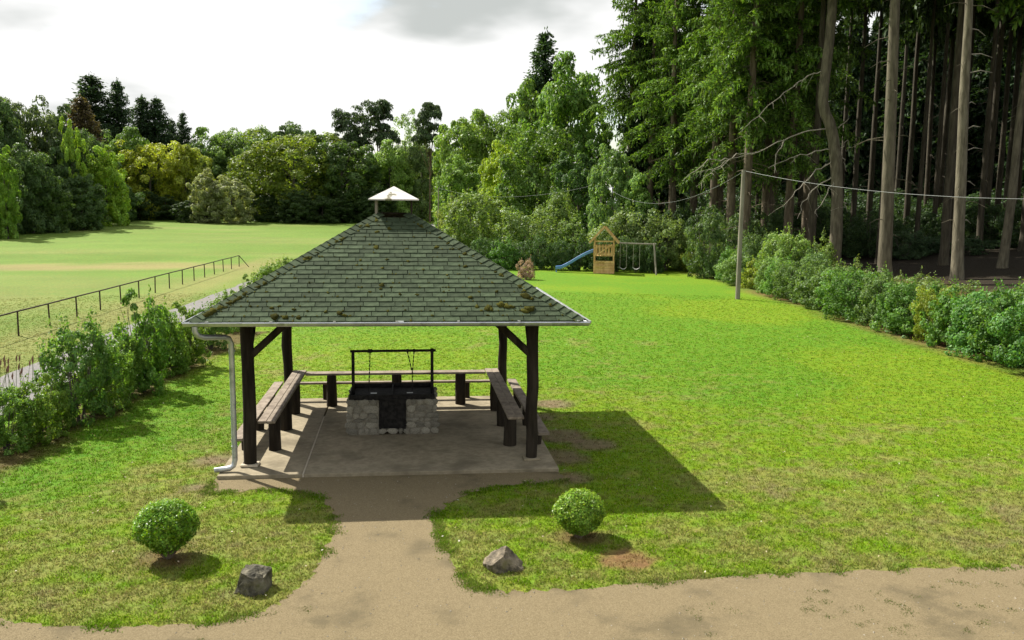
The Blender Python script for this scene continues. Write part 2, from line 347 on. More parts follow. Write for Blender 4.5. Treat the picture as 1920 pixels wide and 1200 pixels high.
# concrete slab under the pavilion, cast in two pours with a pale joint
SX0, SX1, SY0, SY1, SZ = -2.66, 2.62, -.52, 4.95, .06
JB, JF = G(608, 780, SZ), G(571, 881, SZ); jx = -1.62
slab = thing('concrete_slab', None, None); tag(slab, kind='structure')
def prism(poly, z0, z1):
    n_ = len(poly); V = [(p[0], p[1], z0) for p in poly]+[(p[0], p[1], z1) for p in poly]
    return V, [tuple(range(n_))[::-1], tuple(range(n_, 2*n_))]+[(i, (i+1) % n_, n_+(i+1) % n_, n_+i) for i in range(n_)]
jl = lambda y: JF[0]+(JB[0]-JF[0])*(y-JF[1])/(JB[1]-JF[1])
obj('slab_panel', MB().add(*prism([(SX0, SY0), (jl(SY0)-.012, SY0), (jl(JB[1])-.012, JB[1]), (jl(JB[1])-.012, SY1), (SX0, SY1)], -.1, SZ)).mesh('slab_panel', CONC, bevel=.008), None, slab)
obj('slab_panel', MB().add(*prism([(jl(SY0)+.012, SY0), (SX1, SY0-.02), (SX1, SY1), (jl(JB[1])+.012, SY1), (jl(JB[1])+.012, JB[1])], -.1, SZ)).mesh('slab_panel', CONC, bevel=.008), None, slab)
obj('joint', MB().add(*prism([(jl(SY0)-.011, SY0+.01), (jl(SY0)+.011, SY0+.01), (jl(JB[1])+.011, JB[1]), (jl(JB[1])-.011, JB[1])], -.1, SZ+.001)).mesh('joint', MORTAR), None, slab)

# ------------------------------------------------------------------ pavilion
PX, PL = 2.25, 4.55; CY = PL/2; OV = .68; EZ, AZ = 2.45, 4.19
HX, HY = PX+OV, CY+OV
pav = thing('picnic_pavilion', 'open timber pavilion with mossy green shingled pyramid roof on a concrete slab', 'pavilion', (0, CY, 0))
def pp(name, mesh, mat=None, **k): return obj(name, mesh, mat, pav, **k)       # coordinates relative to the centre of the pavilion
def wob(a, b, r, n_=7, j=.008, rj=.05):
    a, b = np.array(a, float), np.array(b, float)
    return [a+(b-a)*i/(n_-1)+np.append(rng.normal(0, j, 2), 0)*(0 < i < n_-1) for i in range(n_)], [r*(1+rng.normal(0, rj)) for i in range(n_)]
for sx in (-1, 1):
    for sy in (-1, 1):
        p, r = wob((sx*PX, sy*CY, SZ+.04), (sx*PX, sy*CY, 2.46), .096)
        po = pp('post', MB().tube(p, r, 14).mesh('post', DARKW, True))
        pp('post_base', MB().box((sx*PX, sy*CY, SZ+.022), (.27, .25, .04), jit=.006).mesh('post_base', MORTAR if sx < 0 else CONC, bevel=.006))
        for ax in (0, 1):
            a = Vector((sx*PX, sy*CY, 1.78)); b = Vector((sx*(PX-.62*(ax == 0)), sy*(CY-.62*(ax == 1)), 2.36))
            p, r = wob(a, b, .062, 4, .004)
            pp('brace', MB().tube(p, r, 10).mesh('brace', DARKW, True))
for sy in (-1, 1): pp('wall_plate', MB().beam((-HX+.3, sy*CY, 2.4), (HX-.3, sy*CY, 2.4), .14, .16).mesh('wall_plate', DARKW, bevel=.01))
for sx in (-1, 1): pp('wall_plate', MB().beam((sx*PX, -HY+.3, 2.402), (sx*PX, HY-.3, 2.402), .136, .15).mesh('wall_plate', DARKW, bevel=.01))
roof = obj('roof', MB().mesh('roof_empty'), None, pav)
# roof deck: four sloping boards fields, front one stopping lower so that a smoke hole stays open at the top
def face_frame(k):
    """corner-to-corner eave frame of roof face k: origin at mid eave, along-eave dir e, up-slope dir s, normal n, half eave, slant"""
    if k == 0: o, e, i = Vector((0, -HY, EZ)), Vector((1, 0, 0)), Vector((0, HY, AZ-EZ))
    if k == 1: o, e, i = Vector((HX, 0, EZ)), Vector((0, 1, 0)), Vector((-HX, 0, AZ-EZ))
    if k == 2: o, e, i = Vector((0, HY, EZ)), Vector((-1, 0, 0)), Vector((0, -HY, AZ-EZ))
    if k == 3: o, e, i = Vector((-HX, 0, EZ)), Vector((0, -1, 0)), Vector((HX, 0, AZ-EZ))
    return o, e, i.normalized(), e.cross(i).normalized(), (HX if k in (0, 2) else HY), i.length
SMAX = [.865, .925, .925, .925]
me = MB()
for k in range(4):
    o, e, s, nn, hw, sl = face_frame(k); t = SMAX[k]; q = []
    for off in (-.03, -.002):
        q += [o-e*hw+nn*off, o+e*hw+nn*off, o+e*hw*(1-t)+s*sl*t+nn*off, o-e*hw*(1-t)+s*sl*t+nn*off]
    me.add(q, [(3, 2, 1, 0), (4, 5, 6, 7), (0, 1, 5, 4), (1, 2, 6, 5), (2, 3, 7, 6), (3, 0, 4, 7)])
roof.data = me.mesh('roof', DARKW)
me = MB()
for k in range(4):
    o, e, s, nn, hw, sl = face_frame(k)
    for f in np.linspace(-.85, .85, 9):
        t = min(1-abs(f), SMAX[k]-.02)
        if t > .1: me.beam(o+e*hw*f-nn*.085+s*.1, o+e*hw*f-nn*.085+s*sl*t, .06, .1)
rf = pp('rafters', me.mesh('rafters', DARKW)); tag(rf, kind='stuff')
EXPO = .1235; SW = .25
def shingle_quad(k, row, x0, x1):
    o, e, s, nn, hw, sl = face_frame(k); s0 = row*EXPO-.03; s1 = s0+EXPO*1.3
    h0, h1 = hw*(1-max(s0, 0)/sl), hw*(1-s1/sl); cl_ = lambda x, h: max(-h, min(h, x))
    b0, b1, t0, t1 = cl_(x0, h0), cl_(x1, h0), cl_(x0, h1), cl_(x1, h1)
    if b1-b0 < .03: return None
    dz = rnd.uniform(-.002, .004)
    q = [o+e*b0+s*s0+nn*(.012+dz), o+e*b1+s*s0+nn*(.012+dz), o+e*t1+s*s1+nn*.001, o+e*t0+s*s1+nn*.001]
    return q+[v+nn*.016 for v in q]
QF = [(3, 2, 1, 0), (4, 5, 6, 7), (0, 1, 5, 4), (1, 2, 6, 5), (2, 3, 7, 6), (3, 0, 4, 7)]
rest = MB(); others = MB(); farhip = MB(); cnt = 0
for k in range(4):
    o, e, s, nn, hw, sl = face_frame(k); rows = int(SMAX[k]*sl/EXPO)
    for row in range(rows):
        x = -hw-rnd.uniform(0, SW)*.2-(row % 2)*SW*.5
        while x < hw:
            wd = SW*rnd.uniform(.92, 1.06); g = rnd.uniform(.007, .013); q = shingle_quad(k, row, x+g/2, x+wd-g/2); x += wd
            if q is None: continue
            if k == 0 and cnt < 300:
                cen = sum(q[1:], q[0].copy())/8; mb = MB().add([v-cen for v in q], QF)
                obj('shingle', mb.mesh('shingle', SHING), None, roof, loc=cen); cnt += 1
            elif k == 0: rest.add(q, QF)
            else: others.add(q, QF)
tag(obj('upper_shingles', rest.mesh('upper_shingles', SHING), None, roof), kind='stuff')
tag(obj('far_shingles', others.mesh('far_shingles', SHING), None, roof), kind='stuff')
for k in (0, 1, 2, 3):                                                      # hip caps, folded over each hip
    o, e, s, nn, hw, sl = face_frame(k); o2, e2, s2, n2, hw2, sl2 = face_frame((k+1) % 4)
    cor = o+e*hw; apex = Vector((0, 0, AZ)); hd = (apex-cor); Lh = hd.length; hd.normalize(); up = (nn+n2).normalized()
    a = (-e-hd*(-e).dot(hd)).normalized(); b = (e2-hd*e2.dot(hd)).normalized()
    nc = 29; lst = .91*Lh
    for i in range(nc):
        s0 = lst*i/nc-.02; s1 = s0+lst/nc*1.22; wv = rnd.uniform(.125, .14); V = []
        for (ss, lift) in ((s0, .034), (s1, .016)):
            for th in (0, .012):
                V += [cor+hd*ss+a*wv+nn*(lift+th-.008), cor+hd*ss+up*(lift+th), cor+hd*ss+b*wv+n2*(lift+th-.008)]
        F = [(0, 1, 7, 6), (1, 2, 8, 7), (3, 9, 10, 4), (4, 10, 11, 5), (0, 3, 4, 1), (1, 4, 5, 2), (6, 7, 10, 9), (7, 8, 11, 10), (0, 6, 9, 3), (2, 5, 11, 8)]
        if k in (0, 3):
            cen = sum(V[1:], V[0].copy())/12
            obj('hip_shingle', MB().add([v-cen for v in V], F).mesh('hip_shingle', SHING), None, roof, loc=cen)
        else: farhip.add(V, F)
tag(obj('far_hip_shingles', farhip.mesh('far_hip_shingles', SHING), None, roof), kind='stuff')
# moss cushions on the front slope, thicker low down and along the hips
def blob(seed, squash=.5, sub=2, j=.25):
    r = random.Random(seed); bm = bmesh.new(); bmesh.ops.create_icosphere(bm, subdivisions=sub, radius=1)
    ph = [r.uniform(0, 6) for _ in range(6)]
    for v in bm.verts:
        c = v.co; f = 1+j*(math.sin(c.x*3+ph[0])*math.sin(c.y*3.4+ph[1])+.6*math.sin(c.z*5+c.x*4+ph[2])+r.uniform(-.25, .25)); v.co = Vector((c.x*f, c.y*f, c.z*f*squash))
    me = bpy.data.meshes.new('moss_cushion'); bm.to_mesh(me); bm.free(); me.polygons.foreach_set('use_smooth', [True]*len(me.polygons)); return me
mossm = [blob(i) for i in range(5)]
for q in mossm: q.materials.append(MOSS)
o, e, s, nn, hw, sl = face_frame(0)
rotf = Matrix((e, s, nn)).transposed()
def moss_at(x, sv, r):
    loc = o+e*x+s*sv+nn*.024; ob = obj('moss_clump', mossm[rnd.randrange(5)], None, roof, loc=loc)
    ob.rotation_euler = (rotf @ Matrix.Rotation(rnd.uniform(0, 6), 3, 'Z')).to_euler(); ob.scale = (r*rnd.uniform(.8, 1.5), r*rnd.uniform(.7, 1.1), r*rnd.uniform(.7, 1.2))
for uu, vv, r in ((400, 586, .11), (390, 592, .12), (412, 581, .08), (515, 597, .1), (535, 598, .09), (560, 598, .06), (637, 590, .09), (646, 594, .06), (716, 537, .08), (714, 544, .05), (717, 505, .05), (750, 554, .05), (782, 555, .04), (705, 466, .07), (765, 492, .06), (726, 489, .05), (818, 466, .06), (872, 502, .06), (986, 558, .11), (995, 562, .08), (993, 582, .12), (985, 586, .1), (938, 574, .11), (950, 577, .11), (960, 578, .08), (915, 580, .1), (921, 583, .06), (894, 577, .06), (882, 560, .07), (931, 549, .05), (856, 580, .03), (842, 547, .03), (838, 518, .04), (707, 437, .06), (706, 416, .05), (730, 431, .06), (676, 490, .04), (510, 580, .06), (551, 583, .06), (615, 551, .04), (611, 587, .05), (760, 584, .04), (983, 547, .06)):
    dr = FW+(uu-960)/FPX*RT-(vv-600)/FPX*UP; ow = o+Vector((0, CY, 0)); t = (ow-Vector(CAM)).dot(nn)/Vector(dr).dot(nn); h = Vector(CAM)+Vector(dr)*t-ow
    moss_at(h.dot(e), h.dot(s), r*.62)
for i in range(260):
    sv = abs(rnd.gauss(0, 1.3)) % (sl*.84); x = rnd.uniform(-1, 1)*hw*(1-sv/sl); moss_at(x, round(sv/EXPO)*EXPO-.02, rnd.uniform(.008, .024))
for i in range(70):
    sv = rnd.uniform(.05, .85)*sl; x = rnd.choice((-1, -1, 1))*(hw*(1-sv/sl)-rnd.uniform(.1, .2)); moss_at(x, sv, rnd.uniform(.02, .045))
# gutter, brackets and downpipe
def trough(a, b, r):
    a, b = Vector(a), Vector(b); d = (b-a).normalized(); si = d.cross(Vector((0, 0, 1))).normalized(); V = []; k = 9
    for p in (a, b):
        for rr in (r, r-.006):
            for j in range(k):
                t = math.pi*j/(k-1); V.append(p+si*math.cos(t)*rr-Vector((0, 0, 1))*math.sin(t)*rr*.95)
    F = []
    for j in range(k-1):
        F += [(j, j+1, 2*k+j+1, 2*k+j), (k+j, 3*k+j, 3*k+j+1, k+j+1), (j, k+j, k+j+1, j+1), (2*k+j, 2*k+j+1, 3*k+j+1, 3*k+j)]
    F += [(0, 2*k, 3*k, k), (k-1, 2*k-1, 4*k-1, 3*k-1)]
    mb = MB().add(V, F); mb.tube([a+si*(r+.003), b+si*(r+.003)], .009, 6)
    for p in (a, b): mb.add([p+si*math.cos(math.pi*j/8)*r-Vector((0, 0, .95))*math.sin(math.pi*j/8)*r for j in range(9)], [tuple(range(9))])
    return mb.mesh('gutter', ZINC, True)
gut = pp('gutter', trough((-HX-.08, -HY-.075, EZ-.005), (HX+.08, -HY-.075, EZ-.018), .062))
for i in range(7):
    x = -HX+.25+i*.92; obj('gutter_bracket', MB().box((x, -HY-.05, EZ+.006), (.03, .16, .006)).box((x, -HY-.13, EZ+.012), (.035, .012, .02)).mesh('gutter_bracket', ZINC), None, gut)
obj('outlet', MB().box((.12, -HY-.07, EZ+.004), (.12, .05, .012)).mesh('outlet', ZINC), None, gut)
for sx in (-1, 1):
    pp('gutter', trough((sx*(HX+.075), sx*(HY-.02), EZ-.01), (sx*(HX+.075), -sx*(HY+.0), EZ-.014), .06))
gx0, gyy = -HX+.08, -HY-.075
pts = [(gx0, gyy, EZ-.06), (gx0, gyy, EZ-.13), (gx0+.03, gyy+.03, EZ-.2), (gx0+.1, gyy+.1, EZ-.235), (gx0+.34, gyy+.36, EZ-.27), (gx0+.39, gyy+.42, EZ-.3), (gx0+.42, gyy+.45, EZ-.38),
       (gx0+.42, gyy+.47, 1.2), (gx0+.42, gyy+.47, .24), (gx0+.4, gyy+.46, .15), (gx0+.34, gyy+.44, .115), (gx0+.12, gyy+.4, .1)]
dp = pp('downpipe', MB().tube(pts, .042, 12).mesh('downpipe', ZINC, True))
for z in (1.95, .45): obj('pipe_clip', MB().tube([(gx0+.42, gyy+.47, z-.015), (gx0+.42, gyy+.47, z+.015)], .05, 12).mesh('pipe_clip', ZINC), None, dp)
# smoke-hole cap on four slim posts
hc = .445; cz = 4.295; ca_ = 4.53
V = [(-hc, -hc, cz), (hc, -hc, cz), (hc, hc, cz), (-hc, hc, cz), (0, 0, ca_), (-hc, -hc, cz-.02), (hc, -hc, cz-.02), (hc, hc, cz-.02), (-hc, hc, cz-.02), (0, 0, ca_-.03)]
cp = pp('smoke_cap', MB().add(V, [(0, 1, 4), (1, 2, 4), (2, 3, 4), (3, 0, 4), (1, 0, 5, 6), (2, 1, 6, 7), (3, 2, 7, 8), (0, 3, 8, 5), (6, 5, 9), (7, 6, 9), (8, 7, 9), (5, 8, 9)]).mesh('smoke_cap', CAPM))
for sx in (-1, 1):
    for sy in (-1, 1): obj('cap_post', MB().box((sx*.315, sy*.315, 4.12), (.035, .035, .36)).mesh('cap_post', DARKW if sx > 0 else GREYW), None, cp)

# ------------------------------------------------------------------ fixed picnic tables with outer seats on three sides
def plank(parent, name, a, b, wd, th=.045):
    a, b = Vector(a), Vector(b); d = b-a
    o_ = obj(name, MB().box((0, 0, 0), (d.length, wd, th), jit=.004).mesh(name, BENCHW, bevel=.006), None, parent, loc=(a+b)/2); o_.rotation_euler = d.to_track_quat('X', 'Z').to_euler(); return o_
def stub(parent, x, y, h, r=.1):
    obj('leg', MB().tube(*wob((x, y, SZ), (x, y, h), r, 3, .003), 12).mesh('leg', DARKW, True), None, parent)
TZ, ZS = .735, .425
for sx, lab in ((-1, 'weathered plank table and low outer seat beside the downpipe post'), (1, 'weathered plank table and low outer seat beside the post away from the downpipe')):
    b = thing('picnic_table', lab, 'picnic table', (0, 0, 0))
    for k in (0, 1): plank(b, 'table_board', (sx*(1.935+.136*k), .08, TZ), (sx*(1.935+.136*k), 4.5, TZ), .135)
    for y in (.91, 2.28, 3.56): stub(b, sx*2.0, y, TZ-.02, .105)
    plank(b, 'seat_board', (sx*2.49, .2, ZS), (sx*2.49, 4.87, ZS), .19)
    for y in (.95, 2.3, 3.75): stub(b, sx*2.48, y, ZS-.02, .085)
b = thing('picnic_table', 'long plank table with low outer seat at the back of the slab behind the grill', 'picnic table', (0, 0, 0))
for k in (0, 1): plank(b, 'table_board', (-1.85, 4.2+.13*k, TZ-.006), (1.85, 4.2+.13*k, TZ-.006), .124)
for x in (-1.33, 0, 1.33): stub(b, x, 4.2, TZ-.02, .105)
plank(b, 'seat_board', (-2.36, 4.8, ZS-.004), (2.36, 4.8, ZS-.004), .15)
for x in (-1.5, 0, 1.5): stub(b, x, 4.82, ZS-.02, .07)

# ------------------------------------------------------------------ stone barbecue
GX0, GX1, GY0, GY1, GT = -.86, .76, 1.72, 2.85, .76
gr = thing('barbecue_grill', 'rubble stone barbecue with sooty iron tray and tall hanging frame', 'grill', ((GX0+GX1)/2, (GY0+GY1)/2, SZ))
off = Vector(gr.location)
def gp(name, mesh, **k):
    o_ = obj(name, mesh, None, gr, **k); o_.location = Vector(o_.location)-off; return o_
DX0, DX1 = -.27, .19
gp('core', MB().box(((GX0+DX0)/2, (GY0+GY1)/2, .37), (DX0-GX0-.03, GY1-GY0-.08, .66)).box(((DX1+GX1)/2, (GY0+GY1)/2, .37), (GX1-DX1-.03, GY1-GY0-.08, .66)).box(((DX0+DX1)/2, (GY0+GY1)/2+.16, .36), (DX1-DX0+.1, GY1-GY0-.4, .6)).mesh('core', mat_noise('rubble_mortar', (.15, .135, .10), (.3, .27, .21), 14, .95, bump=.5)))
stm = []
for i in range(8):
    r_s = random.Random(70+i); mb = MB(); k = r_s.choice((5, 6, 7)); ring = [(math.cos(2*math.pi*j/k+.4)*r_s.uniform(.85, 1.1), math.sin(2*math.pi*j/k+.4)*r_s.uniform(.85, 1.1)) for j in range(k)]
    V = [(a*.9, .9, b_*.9) for a, b_ in ring]+[(a, .1, b_) for a, b_ in ring]+[(a*.8+r_s.uniform(-.05, .05), -.8+r_s.uniform(-.25, .25), b_*.8) for a, b_ in ring]+[(r_s.uniform(-.2, .2), -1.05, r_s.uniform(-.2, .2))]
    F = [tuple(range(k))]+[(j, (j+1) % k, k+(j+1) % k, k+j) for j in range(k)]+[(k+j, k+(j+1) % k, 2*k+(j+1) % k, 2*k+j) for j in range(k)]+[(2*k+j, 2*k+(j+1) % k, 3*k) for j in range(k)]
    stm.append(mb.add(V, F).mesh('stone', STONE))
def stones(fn, u0, u1, z0, z1, skip=None):
    z = z0
    while z < z1-.03:
        h = rnd.choice((.07, .1, .12, .15)); h = min(h, z1-z); u = u0-rnd.uniform(0, .05)
        while u < u1-.02:
            wd = rnd.choice((.08, .12, .16, .21)); cu, cz_ = u+wd/2, z+h/2; u += wd
            if skip and skip(cu, cz_): continue
            cu = max(u0+.04, min(u1-.04, cu))
            if skip and cz_ > .2: cu = min(cu, DX0-wd*.5) if cu < 0 else max(cu, DX1+wd*.5)
            l, rz = fn(cu, cz_)
            o_ = gp('stone', stm[rnd.randrange(8)], loc=l, rot=(rnd.uniform(-.12, .12), rnd.uniform(-.3, .3), rz), scale=(wd*.57, .045, h*.6))
        z += h*.95
stones(lambda u, z: ((u, GY0+.056+rnd.uniform(-.008, .008), z), 0), GX0, GX1, SZ+.01, GT-.04, lambda u, z: DX0+.02 < u < DX1-.02 and z > .2)
for xx_, sg in ((GX0+.05, 1), (GX1-.05, 1)):
    stones(lambda u, z: ((xx_+rnd.uniform(-.012, .012), u, z), math.pi/2 if xx_ > 0 else -math.pi/2), GY0+.08, GY1-.02, SZ+.01, GT-.04)
stones(lambda u, z: ((u, GY1-.05+rnd.uniform(-.012, .012), z), math.pi), GX0, GX1, SZ+.01, GT-.04)
gp('iron_door', MB().box(((DX0+DX1)/2, GY0+.03, .45), (DX1-DX0+.0, .03, .54)).box((DX0+.01, GY0+.015, .45), (.03, .03, .56)).box((DX1-.01, GY0+.015, .45), (.03, .03, .56)).box(((DX0+DX1)/2, GY0+.014, .715), (DX1-DX0+.05, .032, .03)).mesh('iron_door', SOOT, bevel=.006))
tr = MB(); w2, d2 = (GX1-GX0)/2, (GY1-GY0)/2; cx, cy = (GX0+GX1)/2, (GY0+GY1)/2
tr.box((cx, cy, GT-.04), (2*w2-.08, 2*d2-.06, .03)).box((cx, GY0+.05, GT), (2*w2-.1, .03, .07)).box((cx, GY1-.04, GT-.0), (2*w2-.14, .03, .08)).box((GX0+.06, cy, GT), (.03, 2*d2-.08, .08)).box((GX1-.06, cy, GT), (.03, 2*d2-.08, .08)).box((cx, cy, GT), (.03, 2*d2-.12, .05))
gp('fire_tray', tr.mesh('fire_tray', SOOT, bevel=.004))
for i, x in enumerate((-.38, .27)): gp('grate_handle', MB().box((x, GY0+.16, GT+.045), (.11, .02, .014)).mesh('grate_handle', ZINC))
FY = GY0+.42
for x in (GX0+.1, GX1-.08): gp('frame_post', MB().box((x, FY, 1.09), (.055, .055, .86)).mesh('frame_post', SOOT, bevel=.005))
gp('crossbar', MB().tube([(GX0+.05, FY, 1.535), (GX1-.01, FY, 1.54)], .024, 10).tube([(GX0-.0+.37, FY, 1.538), (GX0+.45, FY, 1.538)], .036, 8).tube([(.21, FY, 1.538), (.25, FY, 1.538)], .034, 8).tube([(.33, FY, 1.538), (.37, FY, 1.538)], .034, 8).tube([(GX1-.11, FY, 1.54), (GX1-.05, FY, 1.54)], .04, 8).mesh('crossbar', SOOT, True))
def chain(lab, segs):
    mb = MB()
    for a, b in segs:
        a, b = Vector(a), Vector(b); n_ = max(2, int((b-a).length/.035))
        for i in range(n_):
            c = a+(b-a)*((i+.5)/n_); q = (b-a).to_track_quat('Z', 'Y').to_matrix(); mb.box(c, (.022, .01, .04) if i % 2 else (.01, .022, .04), q)
    bot = Vector(segs[-1][1]); o_ = obj('chain', mb.mesh('chain', SOOT)); me = o_.data
    tag(o_, lab, 'chain')
chain('single straight chain hanging from the barbecue crossbar', [((GX0+.41, FY, 1.51), (GX0+.38, FY, GT+.02))])
chain('forked chain hanging in a Y shape from the barbecue crossbar', [((.23, FY, 1.51), (.315, FY, 1.14)), ((.35, FY, 1.51), (.32, FY, 1.14)), ((.318, FY, 1.14), (.315, FY, GT+.02))])

# ------------------------------------------------------------------ boulders
def boulder(name, lab, loc, dims, seed, col, rz, cuts):
    r = np.random.default_rng(seed); bm = bmesh.new(); bmesh.ops.create_icosphere(bm, subdivisions=5, radius=1)
    V = np.array([v.co for v in bm.verts]); V = V*np.array(dims)
    for k in range(len(cuts)+7):
        if k < len(cuts): nn_ = np.array(cuts[k][:3], float); f_ = cuts[k][3]
        else: nn_ = r.normal(size=3); f_ = r.uniform(.85, .97)
        nn_ /= np.linalg.norm(nn_); lim = np.linalg.norm(nn_*np.array(dims))*f_; dd = V@nn_; V -= np.maximum(dd-lim, 0)[:, None]*nn_
    d = V/np.linalg.norm(V, axis=1)[:, None]
    V += d*((fbm(V[:, 0]*9+5, V[:, 1]*9+V[:, 2]*7, 1., seed, 5)-.5)*.085)[:, None]
    for v, c in zip(bm.verts, V): v.co = c
    me = bpy.data.meshes.new(name); bm.to_mesh(me); bm.free(); me.polygons.foreach_set('use_smooth', [True]*len(me.polygons)); me.set_sharp_from_angle(angle=math.radians(22))
    return tag(obj(name, me, BOULD, None, col, loc, (rnd.uniform(-.1, .1), rnd.uniform(-.15, .15), rz)), lab, 'boulder')
q = G(476, 1108); boulder('boulder', 'dark mossy block-shaped boulder on the lawn below the loose round bush', (q[0], q[1], .07), (.24, .22, .24), 5, (.75, .76, .66), .15, ((.12, -.1, 1, .6), (.95, -.35, .1, .62), (-.55, -.8, .15, .62), (-.95, .2, .25, .68), (.3, -1, .35, .66), (.2, 1, .2, .7)))
q = G(941, 1066); boulder('boulder', 'tilted pale brown boulder by the corner of the path, below the dense round bush', (q[0], q[1], .06), (.26, .2, .21), 16, (1.1, 1.02, .88), -.15, ((-.55, -.25, .9, .5), (.75, -.3, .65, .6), (.3, -1, .1, .6), (-.8, -.6, -.3, .65), (.2, 1, .3, .65)))

# ------------------------------------------------------------------ foliage generators
def norm(a): return a/np.maximum(np.linalg.norm(a, axis=-1, keepdims=True), 1e-6)
def leaf_mesh(name, Cn, Nn, l, wd, mat, r, T=None):
    n_ = len(Cn); Nn = norm(Nn)
    if T is None: T = r.normal(size=(n_, 3))
    T = norm(T-(T*Nn).sum(1, keepdims=True)*Nn); B = np.cross(Nn, T)
    l = np.broadcast_to(l, n_)[:, None]/2; wd = np.broadcast_to(wd, n_)[:, None]/2
    V = np.stack([Cn-T*l, Cn+B*wd+T*l*.1, Cn+T*l, Cn-B*wd+T*l*.1], 1).reshape(-1, 3)
    return npmesh(name, V, np.arange(n_*4).reshape(-1, 4), mat)
def rdir(r, n_): return norm(r.normal(size=(n_, 3)))
def clumps(r, cen, rad, nleaf, axis0, flat=.85, up=.12):
    """leaves on the outer shell of clumps"""
    k = len(cen); idx = np.repeat(np.arange(k), nleaf); c = cen[idx]; rr = rad[idx]
    outw = norm(c-axis0(c)); d = norm(rdir(r, len(idx))+outw*.55+np.array([0, 0, up]))
    pos = c+d*rr[:, None]*(.72+.42*r.random((len(idx), 1)))*np.array([1, 1, flat])
    nn_ = d+rdir(r, len(idx))*.75+np.array([0, 0, .25]); return pos, nn_
def dec_crown(name, seed, h=10., wd=8., base=.05, nc=75, nl=110, ls=.27, crs=(.075, .16), top=.55, rough=.18, mat=None, sprig=0):
    """a broadleaf crown whose clumps fill an uneven ovoid"""
    r = np.random.default_rng(seed); cz_ = h*(base+(1-base)*.48); hz = h*(1-base)*.5
    d = rdir(r, nc); d[:, 2] = d[:, 2]*.95+.1; d = norm(d); low = r.random(nc) < (.26 if base < .1 else 0.)
    lump = 1+rough*(np.sin(d[:, 0]*4+seed)*np.cos(d[:, 1]*3.3+seed*2)+r.normal(0, .3, nc))
    rad = (.42+.5*r.random(nc)**.6)*lump; cr = r.uniform(crs[0], crs[1], nc)*wd*.72
    shape = np.where(d[:, 2] > 0, 1-.32*d[:, 2]**2*(1-top), 1.)
    cen = np.stack([d[:, 0]*rad*(wd/2)*shape, d[:, 1]*rad*(wd/2)*shape, cz_+d[:, 2]*rad*hz], 1)
    la_ = r.uniform(0, 6.283, nc); lr = (wd/2)*(.35+.55*r.random(nc)); lz = h*.3*r.random(nc)
    cen = np.where(low[:, None], np.stack([np.cos(la_)*lr, np.sin(la_)*lr, lz], 1), cen)
    cen[:, 2] = np.maximum(cen[:, 2], cr*.45)
    pos, nn_ = clumps(r, cen, cr, nl, lambda c: np.stack([c[:, 0]*.1, c[:, 1]*.1, np.full(len(c), cz_)], 1))
    if sprig:
        i = r.integers(0, nc, sprig); b0 = cen[i]+np.stack([r.normal(0, .2, sprig)*wd*.1, r.normal(0, .2, sprig)*wd*.1, cr[i]*.6], 1)
        dirs = norm(rdir(r, sprig)*.35+norm(cen[i]-np.array([0, 0, h*.3]))*.5+np.array([0, 0, 1.]))
        t = np.linspace(.0, 1, 14)[None, :, None]; ln = r.uniform(.08, .24, (sprig, 1, 1))*h
        q = (b0[:, None]+dirs[:, None]*t*ln).reshape(-1, 3)+r.normal(0, ls*.35, (sprig*14, 3)); pos = np.concatenate([pos, q]); nn_ = np.concatenate([nn_, rdir(r, len(q))+np.array([0, 0, .5])])
    k = len(pos); keep = pos[:, 2] > .02; pos, nn_ = pos[keep], nn_[keep]; k = len(pos)
    return leaf_mesh(name, pos, nn_, ls*r.uniform(.7, 1.4, k), ls*r.uniform(.45, .85, k), mat or LEAF, r), cen
def limbs(name, seed, cen, h, r0, base=.3, nb=9, mat=None, stems=1, spread=.15, k=7):
    r = random.Random(seed); mb = MB()
    for s_ in range(stems):
        a = 2*math.pi*s_/stems+r.uniform(0, 1); sp_ = spread if stems > 1 else .02
        tp = [Vector((math.cos(a)*sp_*h*(.12+t), math.sin(a)*sp_*h*(.12+t), t*h*.86-.05))+Vector((r.gauss(0, .012*h*t), r.gauss(0, .012*h*t), 0)) for t in np.linspace(0, 1, 6)]
        mb.tube(tp, [r0*(1-.85*t)*(1.25 if t == 0 else 1) for t in np.linspace(0, 1, 6)], k)
        for j in range(nb):
            c = Vector(cen[r.randrange(len(cen))]); t = max(base*.6, min(.8, c.z/h*.7)); o_ = tp[0].lerp(tp[-1], t); mid = o_.lerp(c, .5)+Vector((0, 0, -.02*h))
            mb.tube([o_, mid, c], [r0*.4*(1-t*.6), r0*.25, r0*.08], 5)
    return mb.mesh(name, mat or BARK, True)
